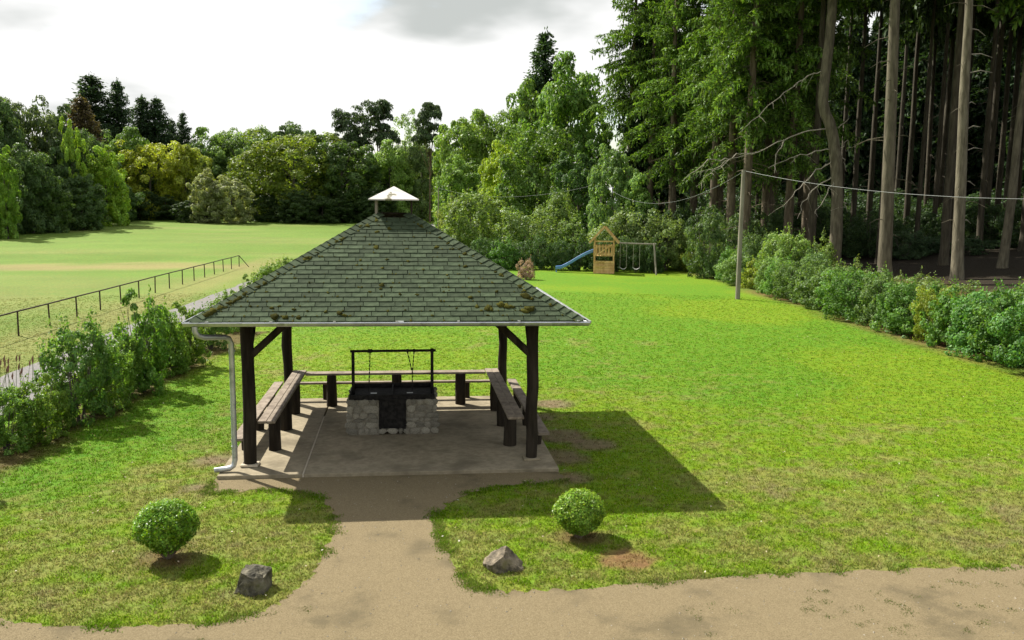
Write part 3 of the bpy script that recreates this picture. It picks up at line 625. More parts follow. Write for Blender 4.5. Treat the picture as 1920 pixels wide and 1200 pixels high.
def spruce(name, seed, h=28., start=8., R=4., step=.55, nb=5, qs=.3, dens=1., droop=1., gaps=0., wf=.4, zj=.5, mn=.35, bl=.65):
    r = np.random.default_rng(seed); Cn, Nn, Tn, Ln, Wn = [], [], [], [], []; br = MB(); z = start
    while z < h-.3:
        f = (z-start)/(h-start); prof = (1-f)**.85*(.62+.38*min(1, f*5+.15))
        for b_ in range(nb+(r.random() < .4)):
            if r.random() < gaps: continue
            a = r.uniform(0, 2*math.pi); Lb = max(mn, R*prof*r.uniform(bl, 1.2)); z0 = z+r.uniform(-step, step)*zj
            lift = .55*f-.12; dz = lambda s: Lb*(lift*s-(.5*droop*(1-f)+.05)*s*s+.18*s**3)
            ux, uy = math.cos(a), math.sin(a); ns = max(3, int(Lb/.2*dens)); s = np.linspace(.14, 1, ns)
            bp = np.stack([ux*s*Lb, uy*s*Lb, z0+dz(s)], 1)
            if Lb > 1.2: br.tube([(0, 0, z0), bp[len(bp)//2], bp[-1]], [.035, .02, .006], 3, False)
            for side in (-1, 1):
                tl = np.minimum(.95, .2+.34*Lb*(1-s)+.1)*r.uniform(.6, 1.2, ns); an = a+side*r.uniform(.5, 1.15, ns)
                td = norm(np.stack([np.cos(an), np.sin(an), -r.uniform(.3, 1.5, ns)*droop*(1-f*.75)], 1))
                m_ = 2+(Lb > 1.5)
                for k in range(m_):
                    t = (k+.5)/m_; p = bp+td*(tl*t)[:, None]+r.normal(0, .04, (ns, 3)); p[:, 2] -= .1*t*t*tl
                    Cn.append(p); Tn.append(td); Nn.append(np.array([0, 0, 1.])+r.normal(0, .55, (ns, 3))); Ln.append(np.full(ns, qs)*r.uniform(.8, 1.35, ns)); Wn.append(np.full(ns, qs*wf)*r.uniform(.7, 1.3, ns))
            # hanging sprays below the branch
            p = np.repeat(bp, 2, 0); p = p+np.array([0, 0, -1.])*r.uniform(.02, max(.04, .8*min(1., Lb/3)), (len(p), 1))+r.normal(0, .06, (len(p), 3))
            Cn.append(p); Tn.append(np.tile([0, 0, -1.], (len(p), 1))+r.normal(0, .25, (len(p), 3))); Nn.append(rdir(r, len(p))*np.array([1, 1, .2])); Ln.append(np.full(len(p), qs*1.3)); Wn.append(np.full(len(p), qs*wf*1.1))
        z += step*(1-.45*f)
    Cn, Nn, Tn = map(np.concatenate, (Cn, Nn, Tn)); 
    tp = h-.35*r.random(8); top = np.stack([r.normal(0, .06, 8), r.normal(0, .06, 8), tp], 1)
    Cn = np.concatenate([Cn, top]); Nn = np.concatenate([Nn, rdir(r, 8)*[1, 1, .1]]); Tn = np.concatenate([Tn, np.tile([0, 0, 1.], (8, 1))])
    Ln = np.concatenate(Ln+[np.full(8, qs)]); Wn = np.concatenate(Wn+[np.full(8, qs*.3)])
    return leaf_mesh(name, Cn, Nn, Ln, Wn, LEAFN, r, Tn), br.mesh(name+'_branches', BARK)
def spruce_trunk(seed, h=28., r0=.34, stubs=14, zmax=16., lmax=1.8, bend=.1):
    r = random.Random(seed); mb = MB(); ts = [0, .012, .04, .1, .2, .35, .5, .65, .8, 1]; bx, by = r.gauss(0, bend), r.gauss(0, bend)
    pts = [Vector((bx*math.sin(3*t)*t*4+r.gauss(0, .02), by*math.sin(2.5*t)*t*4+r.gauss(0, .02), t*h-.15)) for t in ts]
    mb.tube(pts, [r0*1.45, r0*1.2, r0*1.04, r0*.97, r0*.9, r0*.8, r0*.66, r0*.5, r0*.3, .03], 12)
    for i in range(stubs):
        z = r.uniform(1.5, zmax); t = z/h; p = Vector((bx*math.sin(3*t)*t*4, by*math.sin(2.5*t)*t*4, z)); a = r.uniform(0, 6.28); l = r.uniform(.4, lmax); d = Vector((math.cos(a), math.sin(a), r.uniform(-.35, .1)))
        mb.tube([p, p+d*l*.55+Vector((0, 0, .05)), p+d*l+Vector((0, 0, -.12*l))], [.025, .016, .005], 4, False)
    return mb.mesh('trunk', BARK, True)

# ------------------------------------------------------------------ broadleaf, pine and spruce prototypes
DEC = []
for i, kw in enumerate((dict(nc=190, nl=150), dict(nc=180, nl=145, wd=7, top=.3), dict(nc=200, nl=150, wd=9, rough=.25), dict(nc=170, nl=150, wd=6.5, top=.2, rough=.22), dict(nc=220, nl=135, wd=8.5, rough=.18, crs=(.07, .13)))):
    me, cen = dec_crown('crown', 100+i, **kw); DEC.append((me, limbs('trunk', 200+i, cen, 10, .2)))
me, cen = dec_crown('crown', 131, nc=46, nl=60, wd=7, ls=.24, crs=(.07, .13), base=.3, rough=.3); AIRY = (me, limbs('trunk', 231, cen, 10, .13, nb=14))
def pine_crown(seed):
    r = np.random.default_rng(seed); nc = 48; a = r.uniform(0, 6.28, nc); t = r.random(nc); rr = 2.6*np.sqrt(r.random(nc))*(1-.45*t)
    cen = np.stack([np.cos(a)*rr, np.sin(a)*rr, 6.2+t*3.4], 1); cr = r.uniform(.55, 1.05, nc)
    pos, nn_ = clumps(r, cen, cr, 170, lambda c: np.stack([c[:, 0]*.2, c[:, 1]*.2, c[:, 2]-.6], 1), .5, .5)
    return leaf_mesh('crown', pos, nn_, .3, .15, LEAFN, r), cen
PINES = []
for i in range(3):
    me, cen = pine_crown(300+i); PINES.append((me, limbs('trunk', 320+i, cen, 10, .13, base=.65, nb=16)))
FSP = [(spruce('crown', 400+i, 12, 1.0, 2.6, .5, 10, .2, 2.2, .6, .05, .5, .3, .12)[0], spruce_trunk(410+i, 11.6, .05, 0, bend=0.)) for i in range(2)]
ESP = []                                                                    # edge spruces, needled low down on the lit side
for i, (st, R) in enumerate(((10.5, 4.6), (12., 4.3), (7.5, 4.8))): a, b = spruce('crown', 420+i, 29, st, R, .66, 6, .3, 1.6, 1.3, .2, .36, .3, .35, .35); ESP.append((a, b, spruce_trunk(430+i, 29, .33, 46, st+3, 2.6)))
HSP = []                                                                    # forest spruces with bare trunks and high crowns
for i, st in enumerate((19., 21., 20.)): a, b = spruce('crown', 440+i, 32, st, 4.6, .7, 6, .6, .75, 1.1); HSP.append((a, b, spruce_trunk(450+i, 30, .32, 22, st, bend=.04)))
BSP = []                                                                    # shaded inner trees clothed nearly to the ground
for i in range(2): a, b = spruce('crown', 460+i, 26, 1.0+i, 4.0, .8, 6, .85, .6, 1.1, .05); BSP.append((a, b, spruce_trunk(470+i, 26, .24, 12, 8)))
def plant_tree(name, lab, cat, proto, u, d, vtop=None, wpx=None, col=(.06, .1, .02), rz=None, group=None, h0=10., w0=8., hs=None, bark=(1, 1, 1), pos=None):
    p = at(u, d) if pos is None else np.array([pos[0], pos[1], float(terrain(pos[0], pos[1]))])
    if hs is None:
        ht = P(u, vtop, d)[2]-p[2]; sz = ht/h0; sx = wpx*d/FPX/w0 if wpx else sz
    else: sz = hs; sx = hs
    t = thing(name, lab, cat, (p[0], p[1], p[2]-.03), rnd.uniform(0, 6.28) if rz is None else rz, group, (sx, sx, sz))
    obj('trunk', proto[-1], None, t, bark); obj('crown', proto[0], None, t, col)
    if len(proto) == 3: obj('branches', proto[1], None, t, (.8, .8, .8))
    return t
# colours of foliage
DK, MID, YG, YEL, GRG, BRN, LT, BLK = (.044, .076, .024), (.055, .10, .018), (.12, .19, .02), (.2, .2, .015), (.13, .15, .07), (.07, .056, .028), (.10, .16, .035), (.02, .038, .014)
def T(lab, proto, u, d, vt, wp, col, **k): return plant_tree(k.pop('name', 'broadleaf_tree'), lab, 'tree', proto, u, d, vt, wp, col, **k)
# --- wood along the far left side of the meadow
g = 'dark trees of the meadow-side wood'
for i, (u, d, vt, wp, c) in enumerate(((-60, 100, 175, 150, DK), (5, 104, 168, 120, DK), (62, 110, 182, 115, (.04, .06, .022)), (118, 116, 190, 105, (.036, .06, .02)), (-20, 92, 250, 110, DK), (60, 98, 268, 100, DK), (120, 108, 262, 90, DK), (165, 120, 240, 90, DK), (100, 100, 330, 90, (.05, .085, .02)), (155, 106, 325, 90, DK), (215, 128, 330, 90, (.04, .075, .02)), (-140, 98, 190, 160, DK), (-160, 88, 240, 150, DK))):
    T('dense dark green tree in the wood along the side of the meadow', DEC[i % 5], u, d, vt, wp, c, group=g)
T('bright yellow-green slender tree leaning out of the dark meadow-side wood', DEC[3], 138, 108, 215, 58, YG)
T('bright yellow-green rounded tree at the meadow edge of the meadow-side wood', DEC[1], 202, 116, 272, 90, YG)
T('bright green tree at the outer end of the meadow-side wood', DEC[3], 12, 88, 268, 62, (.085, .15, .02))
T('reddish brown half dead conifer beside the tall spruces', FSP[0], 160, 132, 178, 150, BRN, name='conifer', h0=12, w0=5.2)
for lab, u, d, vt, wp in (('tallest and widest dark spruce above the meadow-side wood', 183, 148, 138, 215), ('slim pointed spruce beside the tallest spruce of the meadow-side wood', 230, 150, 148, 120), ('dark spruce of a close pair, the one nearer the slim pointed spruce', 274, 155, 178, 130), ('dark spruce of a close pair, the one nearer the small spruce tip', 300, 156, 181, 135), ('small spruce tip between the paired spruces and the lone one', 328, 160, 222, 80), ('lone small pointed spruce on the far skyline', 349, 162, 210, 85)):
    T(lab, FSP[rnd.randrange(2)], u, d, vt, wp, (.032, .06, .026), name='spruce_tree', h0=12, w0=5.2)
# --- far end of the meadow
for lab, k, u, d, vt, wp, c in (
    ('rounded mid green tree behind the bright one at the end of the meadow-side wood', 0, 240, 140, 238, 110, MID), ('yellow-leaved tree at the far end of the meadow', 2, 283, 138, 262, 112, (.14, .165, .015)),
    ('paler yellow tree beside the yellow-leaved one', 4, 348, 142, 264, 95, (.125, .155, .02)), ('broad green tree on the skyline behind the yellow trees', 0, 415, 160, 238, 120, (.06, .105, .025)),
    ('leafy green tree on the skyline over the willows', 2, 462, 158, 236, 110, (.07, .115, .03)), ('low dark tree behind the yellow trees', 1, 315, 146, 330, 160, DK), ('dark rounded tree behind the silvery willows', 4, 470, 144, 285, 100, (.055, .085, .028)),
    ('huge dome-shaped dark tree with yellowish top at the meadow end', 2, 550, 138, 244, 165, (.075, .105, .014)), ('wide dark green dome tree next to the yellowish dome', 0, 640, 140, 252, 150, (.04, .07, .018)), ('dark flat-topped tree peeping over the dome tree', 4, 545, 165, 226, 120, DK), ('green tree peeping over the dome trees', 1, 590, 162, 244, 90, MID),
    ('pale rounded tree below the tall pines', 0, 730, 142, 262, 95, LT), ('pale willow-like tree beside the tall bare pine trunk', 4, 790, 146, 258, 85, (.085, .125, .045)), ('dark low tree under the pines', 2, 690, 150, 300, 120, BLK), ('dark tree at the end of the lane', 1, 765, 156, 310, 110, BLK), ('dark tree closing the view behind the lane', 3, 812, 160, 280, 110, BLK)):
    T(lab, DEC[k], u, d, vt, wp, c)
for k, (u, d, vt, wp) in enumerate(((385, 128, 312, 75), (432, 128, 328, 85))):
    T(('taller' if k == 0 else 'lower')+' silvery grey-green willow bush at the meadow edge', DEC[3+k], u, d, vt, wp, GRG, name='willow_bush')
T('airy light green tree between the tall pines', AIRY, 762, 158, 198, 85, (.09, .14, .05), w0=7)
for k, (lab, u, d, vt, wp) in enumerate((('shorter pine of the close pair on the skyline', 657, 150, 200, 72), ('taller domed pine of the close pair on the skyline', 708, 148, 190, 80), ('lone tall pine with long bare trunk by the lane', 806, 140, 194, 66))):
    T(lab, PINES[k], u, d, vt, wp, (.042, .07, .026), name='pine_tree', w0=5.6, bark=(1.3, .95, .8))
g = 'unbroken rear line of trees behind the meadow'
for i in range(26):
    u = -120+i*42+rnd.uniform(-10, 10); T('rear green tree filling the wood behind the meadow', DEC[i % 5], u, 172+rnd.uniform(-4, 8), rnd.uniform(262, 292), 110, (.05*rnd.uniform(.7, 1.2), .09*rnd.uniform(.75, 1.15), .02), group=g)
for i, u in enumerate((255, 310, 365, 500, 545, 595, 645, 700, 600, 560)):
    T('dark low bush at the foot of the meadow-end trees', DEC[(i+2) % 5], u+rnd.uniform(-8, 8), 133+rnd.uniform(-3, 4), rnd.uniform(350, 372), 75, (.028, .05, .014), name='bush', group='bushes at the foot of the far trees')
# --- mixed trees stepping up towards the spruce forest
for lab, k, u, d, vt, wp, c in (
    ('green oak-like tree beside the end of the lane', 0, 868, 120, 205, 120, (.075, .125, .02)), ('green tree behind the oak-like one', 2, 925, 128, 200, 120, (.065, .11, .02)), ('lower bushy green tree beside the lane', 4, 870, 108, 290, 110, (.075, .13, .025)),
    ('yellow-green spreading tree before the dark mixed wood', 4, 950, 92, 262, 110, (.12, .17, .016)), ('tall green tree stepping up to the spruces', 1, 985, 104, 150, 130, (.06, .105, .018)), ('tallest broadleaf tree beside the spruce wall', 0, 1062, 92, 104, 165, (.06, .115, .018)),
    ('dark green tree under the tallest broadleaf', 2, 1010, 86, 235, 140, (.05, .09, .016)), ('dark leafy tree against the spruce trunks', 3, 1085, 78, 260, 130, (.04, .08, .02)), ('pale leaved young tree against the dark spruce trunks', 4, 1145, 66, 268, 95, (.07, .12, .035)), ('light green young tree under the spruce edge', 1, 1190, 64, 322, 90, (.08, .14, .03))):
    T(lab, DEC[k], u, d, vt, wp, c)
T('lone spruce tip rising above the broadleaf trees', FSP[1], 1018, 108, 60, 200, (.03, .06, .022), name='spruce_tree', h0=12, w0=5.2)
# --- the spruce forest on the right
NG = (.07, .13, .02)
for i, (u, d) in enumerate(((1178, 76), (1218, 74), (1262, 70), (1300, 72), (1338, 64), (1372, 60), (1398, 57), (1437, 61), (1478, 58), (1512, 62), (1240, 80), (1350, 72), (1450, 68))):
    plant_tree('spruce_tree', 'tall spruce with hanging green branches at the edge of the forest', 'tree', ESP[i % 3], u, d, col=(lambda f: tuple(c*f for c in NG))(rnd.uniform(.85, 1.15)), hs=rnd.uniform(.95, 1.08), group='green clothed spruces at the forest edge', bark=(1, .9, .75))
edge = (('stout straight bare spruce trunk standing on the litter before the dark forest', 1667, 46, 1.06), ('tall pale bare spruce trunk with broken white branch stubs', 1803, 46, .92))
for k, (lab, u, d, s_) in enumerate(edge):
    tt = plant_tree('spruce_tree', lab, 'tree', HSP[k], u, d, col=NG, rz=0., hs=s_, bark=(.85, .84, .7) if k == 0 else (1.15, 1.15, .98)); tt.rotation_euler = (0, -.036, 0)
for z in (3.4, 5.6, 7.3, 8.5, 9.9, 11.6, 12.6, 14.):
    a = rnd.uniform(-.5, .3); dv_ = Vector((math.cos(a), math.sin(a), rnd.uniform(-.25, .3)))*rnd.uniform(.5, 1.3); st_ = Vector((.2, 0, z))
    obj('broken_branch', MB().tube([st_, st_+dv_*.5+Vector((0, 0, .08)), st_+dv_-Vector((0, 0, .1))], [.035, .028, .012], 5).mesh('broken_branch', DEADW, True), None, tt)
plant_tree('spruce_tree', 'slim leaning spruce trunk beyond the pale one with broken stubs', 'tree', HSP[2], 1888, 50, col=NG, hs=.8, bark=(.85, .84, .7)).rotation_euler = (0, .05, 0)
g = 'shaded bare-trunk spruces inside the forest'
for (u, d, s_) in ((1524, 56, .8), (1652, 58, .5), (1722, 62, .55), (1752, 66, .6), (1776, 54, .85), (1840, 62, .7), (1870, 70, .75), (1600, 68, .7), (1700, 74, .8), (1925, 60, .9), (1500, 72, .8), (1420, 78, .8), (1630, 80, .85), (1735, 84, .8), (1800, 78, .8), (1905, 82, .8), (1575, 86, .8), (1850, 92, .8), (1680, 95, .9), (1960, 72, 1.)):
    plant_tree('spruce_tree', 'shaded bare spruce trunk inside the dark forest', 'tree', HSP[rnd.randrange(3)], u, d, col=(.03, .055, .016), hs=1., group=g, bark=(.5, .48, .4)).scale = (s_, s_, rnd.uniform(.92, 1.1))  # forest shade is put into these dark needle and bark colours
for i in range(70):
    u = 1210+(i*137.5) % 950; d = (66 if u > 1580 else 76)+(i*61.8) % 62
    plant_tree('spruce_tree', 'dark spruce clothed low down, added deep in the forest to block light', 'tree', BSP[i % 2], u, d, col=(.022, .045, .016), hs=rnd.uniform(.9, 1.15), group='dark inner spruces deep in the forest', bark=(.7, .65, .6))  # interior gloom is painted into the needle and bark colours
for i in range(26):  # added mostly out of view to stop sky light from the right
    plant_tree('spruce_tree', 'dark spruce clothed low down, added deep in the forest to block light', 'tree', BSP[i % 2], 0, 0, pos=(58+(i*11.3) % 34, 2+(i*17.9) % 80), col=(.022, .045, .016), hs=rnd.uniform(.9, 1.15), group='dark inner spruces deep in the forest', bark=(.7, .65, .6))  # colours darkened for shade, like the other inner spruces
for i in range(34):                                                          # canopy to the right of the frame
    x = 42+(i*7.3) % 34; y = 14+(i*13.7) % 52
    plant_tree('spruce_tree', 'shaded bare spruce trunk inside the dark forest', 'tree', HSP[i % 3], 0, 0, pos=(x, y), col=(.03, .055, .016), hs=1., group=g, bark=(.5, .48, .4))  # crown and bark carry the same painted forest shade
# crooked spruce with long dead limbs
d0 = 52; cb = at(1567, d0)
ct = thing('crooked_spruce_tree', 'crooked spruce trunk bent like an S with long dead limbs', 'tree', cb)
lp = lambda u, v, dd=0: Vector(P(u, v, d0+dd))-Vector(cb)
tp = [Vector((0, 0, -.2))]+[lp(u, v) for u, v in ((1568, 440), (1570, 370), (1568, 310), (1563, 262), (1556, 232), (1547, 212), (1543, 190), (1545, 160), (1550, 120), (1556, 70), (1560, 20), (1563, -60), (1563, -180), (1562, -330))]
obj('trunk', MB().tube(tp, [.44, .36, .34, .34, .33, .32, .31, .30, .30, .3, .29, .28, .25, .2, .05], 14).mesh('trunk', BARK, True), None, ct, (.85, .84, .7))
for ps in (((1555, 242), (1520, 244), (1470, 262), (1420, 285), (1370, 300), (1330, 325), (1305, 350)), ((1560, 282), (1520, 285), (1480, 297), (1440, 315)), ((1562, 300), (1530, 320), (1500, 350), (1470, 385)), ((1562, 330), (1530, 350), (1505, 380), (1495, 410)), ((1548, 135), (1525, 137), (1490, 162), (1450, 190), (1410, 225), (1385, 250)),
           ((1565, 310), (1562, 345), (1540, 380), (1528, 400)), ((1470, 262), (1455, 290), (1452, 325)), ((1572, 240), (1592, 222)), ((1572, 280), (1590, 262)), ((1573, 278), (1583, 300), (1587, 322)), ((1574, 372), (1584, 380), (1586, 390)), ((1370, 300), (1330, 300), (1280, 340)), ((1420, 285), (1380, 290), (1340, 318), (1310, 322))):
    dd = rnd.uniform(-1.5, .5); k0 = [lp(u, v, dd*i/len(ps)) for i, (u, v) in enumerate(ps)]; pl = []
    for i in range(len(k0)-1):
        for j in range(4): pl.append(k0[i].lerp(k0[i+1], j/4)+Vector((rnd.gauss(0, .05), rnd.gauss(0, .05), rnd.gauss(0, .05)))*(i+j > 0))
    pl.append(k0[-1]); mb = MB().tube(pl, [.036*(1-.85*i/(len(pl)-1))+.006 for i in range(len(pl))], 6)
    for j in range(len(pl)):
        if j > 3 and rnd.random() < .45:
            dv_ = Vector((rnd.gauss(0, .5), rnd.gauss(0, .5), -rnd.uniform(.2, 1.1)))*rnd.uniform(.4, 1.1); mb.tube([pl[j], pl[j]+dv_*.5+Vector((0, 0, .06)), pl[j]+dv_], [.012, .009, .004], 4, False)
    obj('dead_branch', mb.mesh('dead_branch', DEADW, True), None, ct)
cr, brm = spruce('crown', 480, 16, 0, 3.6, .7, 5, .42, .75, 1.1); obj('crown', cr, None, ct, NG, lp(1563, -40)); 

# ------------------------------------------------------------------ shrubs
SHR = []
for i, kw in enumerate((dict(wd=2.6, nc=110, nl=100), dict(wd=2.2, nc=95, nl=105, rough=.25), dict(wd=3.0, nc=120, nl=100, rough=.3), dict(wd=2.4, nc=100, nl=105, top=.9))):
    me, cen = dec_crown('foliage', 500+i, h=2.2, base=.0, ls=.085, crs=(.08, .15), mat=LEAFS, sprig=40, **kw); SHR.append((me, limbs('stems', 520+i, cen, 2.2, .03, nb=6, stems=5, spread=.25, k=5)))
LSH = []
for i, kw in enumerate((dict(wd=2.1, nc=105, nl=90), dict(wd=1.9, nc=95, nl=90, rough=.14), dict(wd=2.3, nc=115, nl=85, rough=.16))):
    me, cen = dec_crown('foliage', 540+i, h=2.2, base=.05, ls=.085, crs=(.07, .14), mat=LEAFS, sprig=60, **kw); LSH.append((me, limbs('stems', 560+i, cen, 2.2, .028, nb=7, stems=7, spread=.22, k=5)))
def shrub(lab, proto, u, v, hpx, wpx, col, group=None, name='shrub', pos=None, dims=None):
    if pos is None:
        p = G(u, v); d = float((p-CAM)@FW); s = d/FPX; h, wd = hpx*s/2.2, wpx*s/2.5
    else: p = np.array([pos[0], pos[1], float(terrain(pos[0], pos[1]))]); h, wd = dims
    t = thing(name, lab, 'shrub', (p[0], p[1], p[2]), rnd.uniform(0, 6.28), group, (wd, wd, h)); obj('foliage', proto[0], None, t, col); obj('stems', proto[1], None, t, (1, 1, 1)); return t
KINDS = {'a': ('grey-green leafy shrub in the hedge between lawn and spruce forest', (.08, .135, .034)), 'b': ('yellow-green shrub in the hedge between lawn and spruce forest', (.12, .155, .018)), 'c': ('mid green shrub in the hedge between lawn and spruce forest', (.058, .125, .02)), 'd': ('fresh green shrub at the wide end of the forest hedge', (.052, .125, .026))}
ys = [4.2, 5.4, 6.9, 8.4, 9.8, 11.3, 12.6, 13.6, 14.8, 16.4, 18.2, 20, 21.8, 23.6, 25.4, 27.2, 29.2, 31.4, 33.6, 36, 38.4, 41, 43.6, 46.2, 49]
kd = 'dddcdcbccaccaaacabacaabaa'
hh = [1.15, 1.1, 1.05, 1., .95, .9, .85, .62, .85, .95, .9, .85, .9, .95, .9, .85, .9, .85, .85, .9, .9, .95, .95, .9, 1.0]
for i, (y, k) in enumerate(zip(ys, kd)):
    x = float(hedge_x(y))+1.0+rnd.uniform(-.15, .15); lab, c = KINDS[k]; f_ = rnd.uniform(.85, 1.15); c = tuple(a*f_ for a in c); wf = .95 if k != 'b' or y > 15 else .62
    shrub(lab, SHR[i % 4], 0, 0, 0, 0, c, 'hedge shrubs, '+dict(a='grey-green', b='yellow-green', c='mid green', d='fresh green')[k], pos=(x, y), dims=(hh[i], wf*rnd.uniform(.9, 1.1)))
for i, y in enumerate(list(np.arange(4, 12, 1.7))+list(np.arange(16, 46, 2.3))):                        # second row behind
    shrub('pale bramble growing behind the forest hedge', SHR[(i+1) % 4], 0, 0, 0, 0, (.08*rnd.uniform(.8, 1.2), .125, .035), 'brambles behind the forest hedge', 'bramble', pos=(float(hedge_x(y))+2.7+rnd.uniform(-.3, .3), y), dims=(rnd.uniform(.75, 1.0), rnd.uniform(.9, 1.1)))
# large willows and dark shrubs behind the playground
for lab, k, u, d, vt, wp, c in (('largest rounded grey-green willow behind the roof corner', 0, 888, 72, 352, 135, (.085, .13, .03)), ('second grey-green willow towards the playground', 2, 1000, 68, 385, 130, (.085, .13, .035)), ('tall shoot-topped willow behind the second one', 3, 1045, 72, 355, 90, (.08, .125, .03)), ('yellowish green willow directly behind the play tower', 1, 1085, 66, 402, 110, (.085, .135, .03)), ('pale willow behind the swings', 2, 1190, 62, 388, 130, (.09, .13, .04)), ('pale willow between swings and forest', 0, 1250, 60, 402, 90, (.085, .125, .035)), ('grey-green willow between the largest one and the lane', 3, 850, 84, 372, 70, (.11, .14, .04))):
    p = at(u, d); ht = P(u, vt, d)[2]-p[2]; t = thing('willow_bush', lab, 'bush', p, rnd.uniform(0, 6), None, (wp*d/FPX/2.5, wp*d/FPX/2.5, ht/2.2)); obj('foliage', SHR[k][0], None, t, c); obj('stems', SHR[k][1], None, t)
for i, u in enumerate((905, 940, 978, 1015, 1052, 1088, 1125, 1160, 1195, 1230)):
    d = 61-.0045*(u-905)*2; p = at(u, d); ht = P(u, rnd.uniform(438, 452), d)[2]-p[2]; t = thing('hedge_shrub', 'dark evergreen shrub in the hedge behind the playground', 'shrub', p, rnd.uniform(0, 6), 'dark hedge behind the playground', (.72, .72, ht/2.2)); obj('foliage', SHR[i % 4][0], None, t, (.035, .07, .02)); obj('stems', SHR[i % 4][1], None, t)
for i, (u, v, hp, wp, c) in enumerate(((905, 478, 42, 60, (.06, .13, .02)), (945, 505, 60, 75, (.055, .12, .022)), (915, 495, 45, 60, (.05, .11, .02)))):
    shrub('bright green bush beyond the roof hip on the playground side', SHR[i], u, v, hp, wp, c, 'green bushes beyond the roof hip', 'bush')
shrub('small pinkish grey bush beside the green ones on the playground lawn', SHR[3], 987, 524, 38, 36, (.2, .14, .12), None, 'bush')
# understorey in the forest
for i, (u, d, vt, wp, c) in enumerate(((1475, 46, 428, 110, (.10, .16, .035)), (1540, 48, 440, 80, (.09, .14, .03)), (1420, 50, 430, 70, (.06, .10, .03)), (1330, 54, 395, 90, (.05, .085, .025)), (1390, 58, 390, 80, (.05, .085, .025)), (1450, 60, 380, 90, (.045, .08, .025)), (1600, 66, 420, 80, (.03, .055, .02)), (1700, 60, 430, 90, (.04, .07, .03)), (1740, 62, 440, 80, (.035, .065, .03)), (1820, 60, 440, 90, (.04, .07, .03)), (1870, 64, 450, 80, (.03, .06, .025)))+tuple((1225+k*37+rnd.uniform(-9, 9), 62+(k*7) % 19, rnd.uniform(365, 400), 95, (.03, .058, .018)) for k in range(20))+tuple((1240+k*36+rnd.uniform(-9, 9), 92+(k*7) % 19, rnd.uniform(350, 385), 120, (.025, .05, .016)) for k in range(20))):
    p = at(u, d); ht = P(u, vt, d)[2]-p[2]; t = thing('undergrowth_bush', 'light green undergrowth between hedge and first trunks' if i < 3 else 'shaded undergrowth bush among the forest trunks', 'bush', p, rnd.uniform(0, 6), 'light forest undergrowth' if i < 3 else 'shaded forest undergrowth', (wp*d/FPX/2.5,)*2+(ht/2.2,)); obj('foliage', SHR[i % 4][0], None, t, c); obj('stems', SHR[i % 4][1], None, t)  # bushes farther in have shade put into their darker leaf colours
# lane hedge
for i, (lab, u, v, hp, wp, c) in enumerate((('leafy shrub at the tall-weed end of the lane hedge', 12, 845, 120, 110, (.078, .148, .022)), ('multi-stemmed yellow-green shrub at the open end of the lane hedge', 72, 828, 130, 130, (.085, .145, .018)), ('dark leafy shrub with tall shoots in the lane hedge', 150, 790, 190, 135, (.065, .13, .025)), ('thin stemmed shrub between the dark and the tallest hedge shrubs', 205, 765, 130, 100, (.085, .155, .022)), ('tallest dense green shrub of the lane hedge', 268, 735, 195, 130, (.07, .145, .02)), ('small light shrub under the tallest one', 232, 745, 120, 80, (.08, .145, .022)), ('green shrub between the tallest one and the gutter end', 305, 705, 130, 90, (.078, .148, .022)), ('yellow-green shrub below the gutter end', 350, 688, 125, 100, (.09, .15, .02)), ('low dark shrub at the pavilion end of the lane hedge', 395, 655, 85, 80, (.06, .115, .022)))):
    shrub(lab, LSH[i % 3], u, v, hp, wp*1.14, c)
for i, (u, v, hp) in enumerate(((112, 806, 105), (180, 776, 100), (325, 698, 95))):
    shrub('leafy shrub filling a gap in the lane hedge', LSH[(i+1) % 3], u, v, hp, 80, (.10, .165, .022), 'gap-filling shrubs of the lane hedge')
for i, (u, v) in enumerate(((430, 600), (470, 560), (505, 535), (535, 515))):
    shrub('hedge shrub half hidden behind the pavilion roof', LSH[i % 3], u, v+20, 75-8*i, 70, (.09, .15, .022), 'hedge shrubs behind the roof')
for i in range(4):
    shrub('leafy shrub of the lane hedge before the slab', LSH[i % 3], 0, 0, 0, 0, (.078, .148, .022), 'lane hedge out of view', pos=(hedge_l(-1-1.3*i)-.1, -1-1.3*i), dims=(.9, .75))
# brown seed heads in front of the lane
sh = MB(); p0 = G(40, 730)
sd_ = thing('tall_weed', 'clump of tall weeds with brown seed heads by the lane', 'weed', p0)
for i in range(22):
    a = Vector((rnd.gauss(0, .5), rnd.gauss(0, .35), 0)); l = rnd.uniform(.35, .75); tip = a+Vector((rnd.gauss(0, .08), rnd.gauss(0, .08), l)); sh.tube([a, a.lerp(tip, .6), tip], [.006, .005, .003], 4)
    obj('seed_head', MB().tube([tip-Vector((0, 0, .05)), tip+Vector((0, 0, .03)), tip+Vector((.02, 0, .11))], [.01, .022, .004], 5).mesh('seed_head', mat_noise('seed_head', (.16, .08, .06), (.24, .13, .09), 20, .9, bump=0) if i == 0 else bpy.data.materials['seed_head']), None, sd_)
obj('stalks', sh.mesh('stalks', mat_noise('weed_stem', (.07, .11, .02), (.12, .16, .04), 10, .9, bump=0)), None, sd_)['kind'] = 'stuff'

